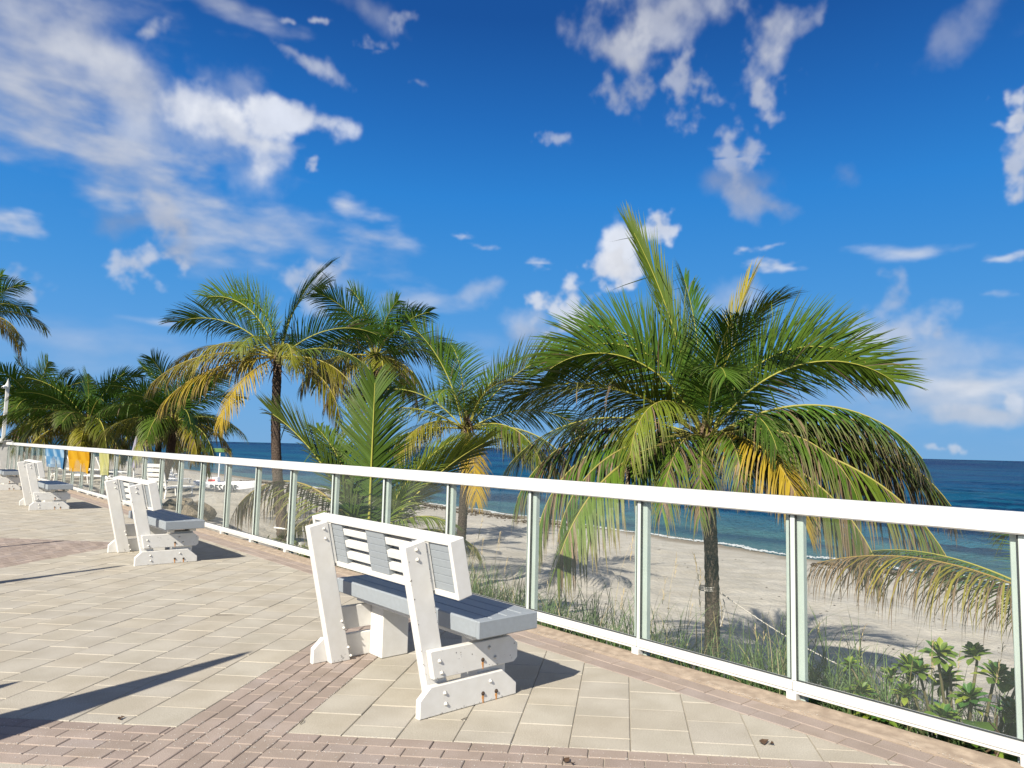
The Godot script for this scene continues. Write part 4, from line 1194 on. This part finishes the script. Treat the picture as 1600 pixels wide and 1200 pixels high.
func rosette(root: Node3D, at: Vector3, axis: Vector3, leaves: Array, n: int, size: float) -> void:
	var side := axis.cross(Vector3(0.3, 0.2, 0.9)).normalized()
	for k in n:
		var a := k * 2.39996 + rng.randf_range(-0.2, 0.2)
		var t := float(k) / n
		var lift := lerpf(1.25, 0.05, t) + rng.randf_range(-0.12, 0.12)
		var out := side.rotated(axis, a)
		var z := (out * cos(lift) + axis * sin(lift)).normalized()
		var x := axis.cross(z)
		if x.length() < 0.05: x = side
		x = x.normalized()
		var y := z.cross(x)
		var sc := size * 0.76 * lerpf(0.65, 1.0, t) * rng.randf_range(0.88, 1.1)
		put("leaf", leaves[rng.randi() % leaves.size()], mats.broad_leaf, root, Transform3D(Basis(x, y, z) * sc, at + axis * 0.03 * (1.0 - t) * size / 0.14))


func make_plants() -> void:
	var m := MB.new()
	var green := Color(0.030, 0.080, 0.026)
	var pale := Color(0.085, 0.160, 0.048)
	var straw := Color(0.42, 0.33, 0.18)
	var thickets := FastNoiseLite.new()
	thickets.seed = 77; thickets.frequency = 0.5
	for k in 8000:
		var s := rng.randf_range(-7.6, 1.6)
		var w := 0.62 + absf(rng.randfn(0.0, 0.70))
		if w > 2.6: continue
		var here := thickets.get_noise_2d(s * 2.0, w * 1.5)
		if here < -0.10 - (0.25 if s < -3.0 else 0.0): continue
		var p := fw(s, land(s, w) - 0.03, w)
		var h := rng.randf_range(0.24, 0.66) * (1.0 + here * 0.7) * (1.12 if s < -3.2 else 1.0) + w * 0.10
		var dry := rng.randf()
		var a := green.lerp(pale, rng.randf())
		var b := a.lerp(straw, 0.10 if dry < 0.86 else 0.7)
		blade(m, p, h, rng.randf() * TAU, rng.randf_range(0.15, 1.25), rng.randf_range(0.0030, 0.0068), a if dry < 0.95 else straw * 0.8, b)
	setting(put("dune_grass", m.mesh(), mats.grass), "stuff", "green dune grass growing along the foot of the railing")
	# tall seed stalks
	m = MB.new()
	for k in 46:
		var s := rng.randf_range(-6.6, 1.2)
		var w := rng.randf_range(0.5, 1.9)
		var p := fw(s, land(s, w), w)
		var az := rng.randf() * TAU
		var tip := blade(m, p, rng.randf_range(0.75, 1.25), az, rng.randf_range(0.1, 0.45), 0.0022, Color(0.20, 0.21, 0.09), straw, 7)
		for e in 12:
			var q := tip - Vector3(0, 0.018 * e, 0) - Vector3(cos(az), 0, sin(az)) * 0.004 * e
			blade(m, q, rng.randf_range(0.035, 0.10), az + rng.randf_range(-1.2, 1.2), 1.2, 0.0028, straw, straw * 0.8, 3)
	setting(put("sea_oats", m.mesh(), mats.grass), "stuff", "tall straw-coloured seed stalks in the dune grass")
	# shrub with rosettes of spoon-shaped leaves
	var lush := []
	for k in 5: lush.append(leaf_mesh(1.0, 0.42, [Color(0.07, 0.13, 0.02), Color(0.09, 0.155, 0.022), Color(0.085, 0.145, 0.022), Color(0.045, 0.135, 0.025), Color(0.16, 0.22, 0.03)][k], [Color(0.085, 0.15, 0.023), Color(0.12, 0.19, 0.027), Color(0.115, 0.18, 0.026), Color(0.055, 0.13, 0.03), Color(0.22, 0.27, 0.035)][k], [0.15, 0.35, 0.25, 0.1, 0.5][k]))
	var shrub := thing("beach_shrub", "bright green shrub with rosettes of spoon-shaped leaves at lower right", "shrub")
	var stems := MB.new()
	for r in [[-4.70, 0.62, 0.27, 0.155, 30], [-4.46, 0.80, 0.10, 0.16, 32], [-4.94, 0.78, 0.17, 0.16, 30], [-4.80, 0.95, 0.23, 0.145, 28], [-4.20, 0.72, -0.10, 0.14, 26], [-4.62, 1.0, 0.02, 0.14, 26], [-4.04, 0.95, 0.0, 0.11, 20], [-5.06, 0.62, 0.02, 0.16, 26], [-4.75, 0.5, -0.05, 0.14, 26], [-4.40, 0.55, -0.16, 0.13, 24], [-4.86, 0.62, 0.06, 0.15, 26], [-4.58, 0.66, 0.14, 0.13, 24], [-5.0, 0.98, 0.12, 0.14, 24], [-4.32, 0.9, 0.0, 0.12, 22], [-4.9, 0.5, -0.12, 0.13, 22], [-4.52, 0.58, 0.0, 0.13, 22], [-4.98, 0.85, -0.02, 0.14, 22], [-4.68, 0.86, 0.10, 0.13, 20], [-4.28, 0.62, -0.20, 0.12, 18], [-4.82, 0.74, -0.02, 0.13, 20]]:
		var p := fw(r[0], r[2], r[1])
		var axis := (Vector3.UP + Vector3(rng.randf_range(-0.4, 0.4), 0, rng.randf_range(-0.1, 0.5))).normalized()
		rosette(shrub, p, axis, lush, r[4], r[3])
		var g := fw(-4.6 + (r[0] + 4.6) * 0.4, land(-4.6, 0.9) - 0.02, 0.9)
		stems.col = Color(0.13, 0.12, 0.06)
		stems.tube([g, g.lerp(p, 0.5) + Vector3(0.02, 0.02, 0), p - axis * 0.02, p + axis * 0.02], [0.013, 0.010, 0.008, 0.006], 6)
	put("stem", stems.mesh(), mats.plain, shrub)
	var grape := thing("sea_grape", "dark glossy broad-leaved plant in the lower right corner behind the glass", "plant")
	var broad := []
	for k in 3: broad.append(leaf_mesh(1.0, 0.95, [Color(0.06, 0.115, 0.02), Color(0.085, 0.15, 0.025), Color(0.13, 0.20, 0.03)][k], [Color(0.07, 0.13, 0.025), Color(0.11, 0.18, 0.03), Color(0.17, 0.23, 0.035)][k], [0.2, 0.4, 0.3][k]))
	for k in 48:
		var s := rng.randf_range(-5.5, -4.85)
		var w := rng.randf_range(0.40, 0.95)
		var p := fw(s, rng.randf_range(-0.30, 0.12) - (0.12 if s > -5.0 else 0.0), w)
		var z := Vector3(rng.randf_range(-1, 1), rng.randf_range(-0.8, 0.3), rng.randf_range(-0.6, 1)).normalized()
		var x := Vector3.UP.cross(z).normalized()
		put("leaf", broad[rng.randi() % 3], mats.broad_leaf, grape, Transform3D(Basis(x, z.cross(x), z) * rng.randf_range(0.12, 0.20), p))
	stems = MB.new()
	stems.col = Color(0.12, 0.08, 0.05)
	for k in 9:
		var g := fw(-5.2 + rng.randf_range(-0.2, 0.2), -0.55, 0.65)
		stems.tube([g, g + Vector3(rng.randf_range(-0.2, 0.2), 0.3, rng.randf_range(-0.15, 0.15)), g + Vector3(rng.randf_range(-0.3, 0.3), 0.6, rng.randf_range(-0.2, 0.2))], [0.009, 0.007, 0.004], 5)
	put("stem", stems.mesh(), mats.plain, grape)
	# pale leaved low shrub, left of the nearest bench
	var silver := thing("silver_shrub", "low dark shrub with small silvery white leaves behind the glass left of the nearest bench", "shrub")
	m = MB.new()
	for k in 900:
		var s := rng.randf_range(1.5, 4.6)
		var w := rng.randf_range(0.35, 1.7)
		var top := land(s, w) + 0.30 * (1.0 - pow((s - 3.0) / 1.7, 2.0)) + 0.12 + thickets.get_noise_2d(s * 3.0, w * 3.0) * 0.18
		var p := fw(s, lerpf(land(s, w), top, sqrt(rng.randf())), w)
		var z := Vector3(rng.randf_range(-1, 1), rng.randf_range(-0.1, 1), rng.randf_range(-1, 1)).normalized()
		var x := Vector3.UP.cross(z).normalized()
		var l := rng.randf_range(0.05, 0.10)
		var c := Color(0.10, 0.13, 0.05).lerp(Color(0.19, 0.22, 0.08), rng.randf())
		if rng.randf() < 0.30: c = Color(0.62, 0.64, 0.60)
		m.tric(p, p + z * l * 0.6 + x * l * 0.32, p + z * l, c, c, c); m.tric(p, p + z * l, p + z * l * 0.6 - x * l * 0.32, c, c, c)
	put("foliage", m.mesh(), mats.broad_leaf, silver)
	var creeper := MB.new()
	for k in 2600:
		var s := rng.randf_range(3.2, 9.0)
		var w := rng.randf_range(2.2, 5.2)
		if thickets.get_noise_2d(s, w) < -0.12: continue
		var p := fw(s, land(s, w), w)
		var a := rng.randf() * TAU
		blade(creeper, p, rng.randf_range(0.10, 0.28), a, 1.2, 0.02, Color(0.13, 0.17, 0.03), Color(0.24, 0.25, 0.05), 3)
	setting(put("ground_cover", creeper.mesh(), mats.grass), "stuff", "yellow-green ground cover on the sand behind the railing")


# ---------------------------------------------------------------- things on the left beach
func make_lounger() -> Node3D:
	var o := thing("beach_lounger", "", "beach chair", "white plastic loungers on the beach")
	var m := MB.new()
	for z in [-0.30, 0.30]:
		m.tube([Vector3(-1.0, 0.34, z), Vector3(-0.2, 0.36, z), Vector3(0.42, 0.36, z)], [0.024, 0.024, 0.024], 8)
		m.tube([Vector3(-0.25, 0.56, z * 1.1), Vector3(0.30, 0.60, z * 1.1), Vector3(0.40, 0.58, z * 1.1)], [0.022, 0.026, 0.022], 8)
	put("frame", m.mesh(), mats.plastic, o)
	for x in [-0.85, 0.35]:
		for z in [-0.30, 0.30]:
			m = MB.new()
			m.tube([Vector3(x, 0.36, z), Vector3(x + (0.06 if x > 0 else -0.05), 0.0, z)], [0.026, 0.022], 8)
			put("leg", m.mesh(), mats.plastic, o)
	for z in [-0.30, 0.30]:
		m = MB.new()
		m.tube([Vector3(0.36, 0.36, z), Vector3(0.50, 0.80, z), Vector3(0.64, 1.10, z * 0.86)], [0.024, 0.024, 0.02], 8)
		put("back_rail", m.mesh(), mats.plastic, o)
	for k in 6:
		m = MB.new()
		m.box(Vector3(-0.92 + 0.21 * k, 0.372, 0), Vector3(0.16, 0.014, 0.58), 0.004)
		put("seat_strap", m.mesh(), mats.plastic, o)
	for k in 5:
		m = MB.new()
		m.box(Vector3(0.405 + 0.053 * k, 0.47 + 0.145 * k, 0), Vector3(0.014, 0.11, 0.57 - 0.012 * k), 0.004, Basis(Vector3.BACK, -0.36))
		put("back_strap", m.mesh(), mats.plastic, o)
	return o


func added_towel(called: String, label: String, at: Transform3D, a: Color, b: Color, wide: float, high: float) -> void:
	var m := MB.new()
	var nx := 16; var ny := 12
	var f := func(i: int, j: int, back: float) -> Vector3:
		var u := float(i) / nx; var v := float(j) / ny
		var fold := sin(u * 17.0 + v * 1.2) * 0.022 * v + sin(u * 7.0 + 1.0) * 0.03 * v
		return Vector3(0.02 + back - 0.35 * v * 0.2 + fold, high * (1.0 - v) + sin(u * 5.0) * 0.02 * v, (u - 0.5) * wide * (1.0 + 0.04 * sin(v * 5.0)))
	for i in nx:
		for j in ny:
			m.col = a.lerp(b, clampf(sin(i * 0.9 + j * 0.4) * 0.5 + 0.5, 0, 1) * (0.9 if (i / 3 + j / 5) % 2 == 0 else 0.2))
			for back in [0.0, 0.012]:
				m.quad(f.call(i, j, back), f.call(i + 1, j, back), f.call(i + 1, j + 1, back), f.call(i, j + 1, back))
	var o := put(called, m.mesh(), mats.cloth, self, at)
	tag(o, label, "added_towel", "added cloths standing in for glass reflections")


func make_left_side() -> void:
	# pillar where the railing ends, with a slim post and camera
	var pil := thing("white_pillar", "white capped pillar at the far end of the railing, on the photo's left edge", "pillar", "", Transform3D(FB, fw(30.75, 0, -0.16)))
	var m := MB.new()
	m.box(Vector3(0, 0.58, 0), Vector3(0.62, 1.16, 0.62), 0.01)
	put("shaft", m.mesh(), mats.rail_white, pil)
	m = MB.new()
	m.box(Vector3(0, 1.20, 0), Vector3(0.78, 0.09, 0.78), 0.015)
	m.prism(PackedVector2Array([Vector2(-0.36, -0.36), Vector2(0.36, -0.36), Vector2(0.36, 0.36), Vector2(-0.36, 0.36)]), 1.245, 1.31, Transform3D(Basis(Vector3(1, 0, 0), Vector3(0, 0, -1), Vector3(0, 1, 0)), Vector3()), 0.06, false)
	put("cap", m.mesh(), mats.rail_white, pil)
	var pole := thing("camera_post", "slim white post with a small camera on top at the left edge", "post", "", Transform3D(FB, fw(30.7, 1.31, -0.10)))
	m = MB.new()
	m.box(Vector3(0, 1.1, 0), Vector3(0.13, 2.2, 0.13), 0.01)
	m.box(Vector3(0, 0.02, 0), Vector3(0.26, 0.04, 0.26), 0.01)
	put("pole", m.mesh(), mats.rail_white, pole)
	m = MB.new()
	m.lathe(Vector3(0, 2.2, 0), Vector3.UP, [[0.0, 0.09], [0.10, 0.10], [0.22, 0.05], [0.38, 0.008]], 12)
	put("finial", m.mesh(), mats.rail_white, pole)
	m = MB.new()
	m.tube([Vector3(0, 2.24, -0.05), Vector3(-0.10, 2.20, -0.14), Vector3(-0.20, 2.17, -0.2)], [0.06, 0.065, 0.05], 10)
	m.col = Color(0.03, 0.03, 0.03)
	m.tube([Vector3(-0.19, 2.172, -0.195), Vector3(-0.22, 2.163, -0.212)], [0.04, 0.036], 10)
	put("camera", m.mesh(), mats.plain, pole)
	# loungers
	var proto := make_lounger()
	var spots := [[26.6, 1.5, 1.2, "empty white lounger farthest left behind the glass"], [24.6, 1.9, 0.9, "second white lounger from the far left behind the glass"], [22.4, 2.4, 1.1, "third white lounger from the left, beside the closed grey umbrella"], [18.0, 2.8, 2.2, "empty white lounger right of the closed grey umbrella"], [35.6, 8.3, 0.4, "empty white lounger far out near the rescue boat"], [38.0, 8.1, 0.9, "empty white lounger turned away, beside the one near the rescue boat"]]
	for k in spots.size():
		var o: Node3D = proto
		if k > 0:
			o = proto.duplicate(); o.name = numbered("beach_lounger"); add_child(o)
		var q: Array = spots[k]
		o.transform = Transform3D(FB * Basis(Vector3.UP, q[2]), fw(q[0], land(q[0], q[1]), q[1]))
		tag(o, q[3], "beach chair", "white plastic loungers on the beach")
	var hang := func(st: float, drop: float) -> Transform3D:  # cloths added under the rail, standing in for coloured reflections in the glass
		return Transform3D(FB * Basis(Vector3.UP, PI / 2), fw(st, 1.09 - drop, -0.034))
	added_towel("added_towel", "added blue and white cloth at the railing for a reflection in the glass, far left", hang.call(19.4, 0.56), Color(0.04, 0.14, 0.28), Color(0.26, 0.36, 0.44), 2.9, 0.56)
	added_towel("added_towel", "added bright yellow cloth at the railing, standing in for a glass reflection, far left", hang.call(16.0, 0.56), Color(0.42, 0.24, 0.02), Color(0.32, 0.16, 0.01), 2.6, 0.56)
	added_towel("added_towel", "added pale lime cloth in place of a glass reflection, right of the bright yellow one", hang.call(13.1, 0.52), Color(0.31, 0.31, 0.12), Color(0.36, 0.35, 0.17), 0.95, 0.52)
	closed_umbrella("grey_umbrella", "closed grey beach umbrella between the lime cloth and the empty lounger", fw(20.6, land(20.6, 2.5), 2.5), 1.75, 0.17, Color(0.30, 0.29, 0.36), 0.75)
	closed_umbrella("red_umbrella", "closed red umbrella under the green canopy", Vector3(-20.4, land_at(Vector3(-20.4, 0, -48.5)), -48.5), 2.45, 0.24, Color(0.48, 0.03, 0.03), 1.1)
	# canopy
	var cp := Vector3(-21.3, 0, -49.5)
	cp.y = land_at(cp)
	var can := thing("green_canopy", "flat green beach canopy on white posts above the railing, left", "canopy", "", Transform3D(Basis(Vector3.UP, 0.2), cp))
	m = MB.new()
	m.col = Color(0.10, 0.20, 0.06)
	m.box(Vector3(0, 2.62, 0), Vector3(3.7, 0.26, 2.4), 0.02)
	put("roof", m.mesh(), mats.plain, can)
	for x in [-1.5, 1.5]:
		for z in [-1.1, 1.1]:
			m = MB.new()
			m.tube([Vector3(x, 0, z), Vector3(x, 2.56, z)], [0.045, 0.04], 8)
			put("post", m.mesh(), mats.plastic, can)
	# rescue boat
	var bp := Vector3(-17.6, 0, -45.0)
	bp.y = land_at(bp) - 0.02
	var boat := thing("rescue_boat", "small white boat lettered RESCUE drawn up on the sand", "boat", "", Transform3D(Basis(Vector3.UP, 0.10).scaled(Vector3(1.08, 1.32, 1.15)), bp))
	m = MB.new()
	m.col = Color(0.80, 0.81, 0.82)
	var rows := []
	for k in 15:
		var t := float(k) / 14.0
		var wd := pow(sin(PI * clampf(0.08 + 0.86 * t, 0, 1)), 0.55)
		var row := []
		for q in [[0.0, 0.02], [0.30, 0.05], [0.50, 0.24], [0.54, 0.52], [0.50, 0.60], [0.36, 0.58], [0.0, 0.54]]:
			row.append(Vector3(-1.75 + 3.5 * t, q[1] * (0.72 + 0.28 * wd) + 0.16 * pow(absf(t - 0.45) * 2.0, 2.2), q[0] * wd * 1.05))
		rows.append(row)
	for k in 14:
		for j in 6:
			for s in [1.0, -1.0]:
				var f := Vector3(1, 1, s)
				if s > 0: m.quad(rows[k][j] * f, rows[k + 1][j] * f, rows[k + 1][j + 1] * f, rows[k][j + 1] * f)
				else: m.quad(rows[k][j + 1] * f, rows[k + 1][j + 1] * f, rows[k + 1][j] * f, rows[k][j] * f)
	put("hull", m.mesh(), mats.plain, boat)
	var txt := TextMesh.new()
	var font := SystemFont.new()
	font.font_names = PackedStringArray(["Droid Sans"]); font.font_weight = 700
	txt.font = font; txt.text = "RESCUE"; txt.font_size = 64; txt.pixel_size = 0.0066; txt.depth = 0.012
	put("lettering", txt, mat("ink", Color(0.035, 0.05, 0.06), 0.6), boat, Transform3D(Basis(Vector3.RIGHT, -0.06), Vector3(0.0, 0.34, 0.580)))
	m = MB.new()
	m.col = Color(0.04, 0.05, 0.06)
	m.prism(PackedVector2Array([Vector2(-0.10, 0.0), Vector2(0.0, -0.07), Vector2(0.12, 0.0), Vector2(0.0, 0.07)]), 0.0, 0.01, Transform3D(Basis(), Vector3(-1.05, 0.36, 0.55)))
	put("emblem", m.mesh(), mats.plain, boat)
	m = MB.new()
	m.col = Color(0.78, 0.78, 0.78)
	m.box(Vector3(-0.75, 0.68, 0), Vector3(0.62, 0.26, 0.5), 0.02)
	put("locker", m.mesh(), mats.plain, boat)
	m = MB.new()
	m.col = Color(0.45, 0.03, 0.03)
	m.box(Vector3(-0.75, 0.67, 0.256), Vector3(0.4, 0.10, 0.01), 0.002)
	put("red_stripe", m.mesh(), mats.plain, boat)
	m = MB.new()
	for q in [[4.9, 0.9, 5.7, 1.3], [4.6, 1.2, 5.2, 0.8], [5.7, 1.3, 5.3, 1.7], [4.3, 1.3, 5.6, 1.6], [3.7, 0.9, 4.6, 1.2]]:
		m.tube([fw(q[0], 0.02, q[1]), fw(q[2], 0.06, q[3])], [0.014, 0.014], 7)
		m.tube([fw(q[0], land(q[0], q[1]), q[1]), fw(q[0], 0.02, q[1])], [0.014, 0.014], 7)
	tag(put("pipe_frame", m.mesh(), mats.plastic), "low white pipe frame lying among the silvery shrub", "frame")
	# boulders by the second bench
	var bl := [[11.4, 1.6, 0.34, "large tan boulder seen through the glass past the second bench"], [13.2, 1.8, 0.28, "smaller boulder left of the large tan one"]]
	for b in bl:
		var sph := MB.new()
		var rr: float = b[2]
		var pt := func(i: int, j: int) -> Vector3:
			var a := TAU * (i % 14) / 14.0; var e := PI * (j / 8.0 - 0.5)
			var d := Vector3(cos(a) * cos(e), sin(e), sin(a) * cos(e))
			return d * rr * (1.0 + dune.get_noise_3dv(d * 3.0 + Vector3(b[0], 0, 0)) * 0.55) * Vector3(1.2, 0.8, 1.0)
		sph.col = Color(0.27, 0.225, 0.165)
		for i in 14:
			for j in 8: sph.quad(pt.call(i + 1, j), pt.call(i, j), pt.call(i, j + 1), pt.call(i + 1, j + 1))
		var o := put("boulder", sph.mesh(), mats.trunk, self, Transform3D(Basis(), fw(b[0], land(b[0], b[1]) + rr * 0.35, b[1])))
		tag(o, b[3], "boulder", "boulders behind the railing")


func closed_umbrella(called: String, label: String, at: Vector3, high: float, wide: float, c: Color, low: float) -> void:
	var o := thing(called, label, "umbrella", "", Transform3D(Basis(), at))
	var m := MB.new()
	m.tube([Vector3.ZERO, Vector3(0, high, 0)], [0.022, 0.022], 8)
	put("pole", m.mesh(), mats.plastic, o)
	m = MB.new()
	m.col = c
	var n := 24
	var ring := func(y: float, r: float, i: int) -> Vector3:
		var a := TAU * i / n
		var rr := r * (1.0 + 0.16 * sin(i * PI / 1.5))
		return Vector3(cos(a) * rr, y, sin(a) * rr)
	var prof := [[low, wide], [low + 0.06, wide * 0.98], [lerpf(low, high, 0.35), wide * 0.78], [lerpf(low, high, 0.7), wide * 0.42], [high - 0.02, 0.035], [high + 0.08, 0.006]]
	for k in prof.size() - 1:
		for i in n: m.quad(ring.call(prof[k][0], prof[k][1], i + 1), ring.call(prof[k][0], prof[k][1], i), ring.call(prof[k + 1][0], prof[k + 1][1], i), ring.call(prof[k + 1][0], prof[k + 1][1], i + 1))
	put("cover", m.mesh(), mats.cloth, o)


func make_small_things() -> void:
	# closed sunshades on the terrace left of the view, which throw the long pointed shadows
	var throw := SUN_TRAVEL / 1.0
	for q in [[-1.27, -2.16, 2.45, 0.21, "closed sunshade whose long shadow points at the nearest bench"], [2.95, -1.93, 2.5, 0.10, "closed sunshade whose thin shadow ends at the second bench"], [5.58, -2.05, 2.4, 0.07, "closed sunshade whose thin shadow lies on the brown bricks"], [-1.07, -3.47, 1.5, 0.10, "small closed sunshade whose shadow tip shows at the left edge"]]:
		var tip := fw(q[0], 0, q[1])
		var at: Vector3 = tip - Vector3(throw.x, 0, throw.z) * (q[2] + 0.08)
		closed_umbrella("closed_sunshade", q[4], at, q[2], q[3], Color(0.35, 0.38, 0.42), 0.7)
	# rope tied round the big palm
	var m := MB.new()
	var tie := Vector3(2.33, -0.10, -8.47)
	var pts := []
	var rad := []
	for k in 40:
		var a := k * 0.42
		pts.append(tie + Vector3(cos(a) * 0.098, 0.02 - 0.0012 * k, sin(a) * 0.098)); rad.append(0.0065)
	m.col = Color(1, 1, 1)
	m.tube(pts, rad, 6)
	var end := Vector3(3.38, -0.62, -7.0)
	var rope := thing("rope", "pale rope tied to the largest palm's trunk, running down to the right", "rope")
	put("knot", m.mesh(), mats.rope, rope)
	m = MB.new()
	pts = []; rad = []
	var a0 := tie + Vector3(0.12, -0.04, 0.04)
	for k in 61:
		var t := k / 60.0
		pts.append(a0.lerp(end, t) + Vector3(0, -0.05 * sin(PI * t) + 0.003 * sin(k * 2.3), 0.003 * cos(k * 2.3))); rad.append(0.0065 + 0.0015 * sin(k * 1.9))
	m.tube(pts, rad, 6)
	put("line", m.mesh(), mats.rope, rope)
	m = MB.new()
	m.tube([a0, a0 + Vector3(0.05, -0.12, 0.02), a0 + Vector3(0.045, -0.25, 0.02), a0 + Vector3(0.0, -0.38, 0.03)], [0.006, 0.006, 0.006, 0.009], 6)
	put("loose_end", m.mesh(), mats.rope, rope)
	# debris on the pavers
	var leaves := [[1.32, -3.74, 0.055, "crumpled dark dry leaf on the pavers near the railing, lower right"], [0.31, -3.47, 0.05, "brown dry leaf on the front brick band at bottom centre"], [-1.98, -3.86, 0.03, "tiny curled leaf on the pavers at lower left"]]
	for q in leaves:
		m = MB.new()
		m.col = Color(0.075, 0.045, 0.025)
		for k in 5:
			var a := rng.randf() * TAU
			var c: Vector3 = Vector3(cos(a), 0, sin(a)) * q[2] * 0.4
			var d: Vector3 = Vector3(cos(a + 1.0), 0.3, sin(a + 1.0)) * q[2] * 0.7
			m.tri(Vector3(0, 0.006, 0), c + Vector3(0, 0.003, 0), d); m.tri(c, c * 1.6 + Vector3(0, 0.012, 0), d)
		tag(put("dry_leaf", m.mesh(), mats.plain, self, Transform3D(Basis(), Vector3(q[0], 0.004, q[1]))), q[3], "leaf", "dry leaves on the paving")
	var twigs := [[-0.18, -4.22, 0.5, 0.12, "thin twig on the pavers beside the nearest bench's back foot"], [-0.21, -3.98, 0.8, 0.05, "short twig left of the nearest bench's foot"], [-1.05, -3.88, 1.5, 0.06, "curved twig on the beige pavers right of the brick band"], [-2.35, -6.15, 0.1, 0.16, "thin twig lying on the beige pavers left of the nearest bench"]]
	for q in twigs:
		m = MB.new()
		m.col = Color(0.06, 0.045, 0.03)
		var d: Vector3 = Vector3(cos(q[2]), 0, -sin(q[2])) * q[3]
		m.tube([-d * 0.5, d.cross(Vector3.UP) * 0.08 + Vector3(0, 0.004, 0), d * 0.5], [0.002, 0.0022, 0.001], 5)
		tag(put("twig", m.mesh(), mats.plain, self, Transform3D(Basis(), Vector3(q[0], 0.004, q[1]))), q[4], "twig", "twigs on the paving")
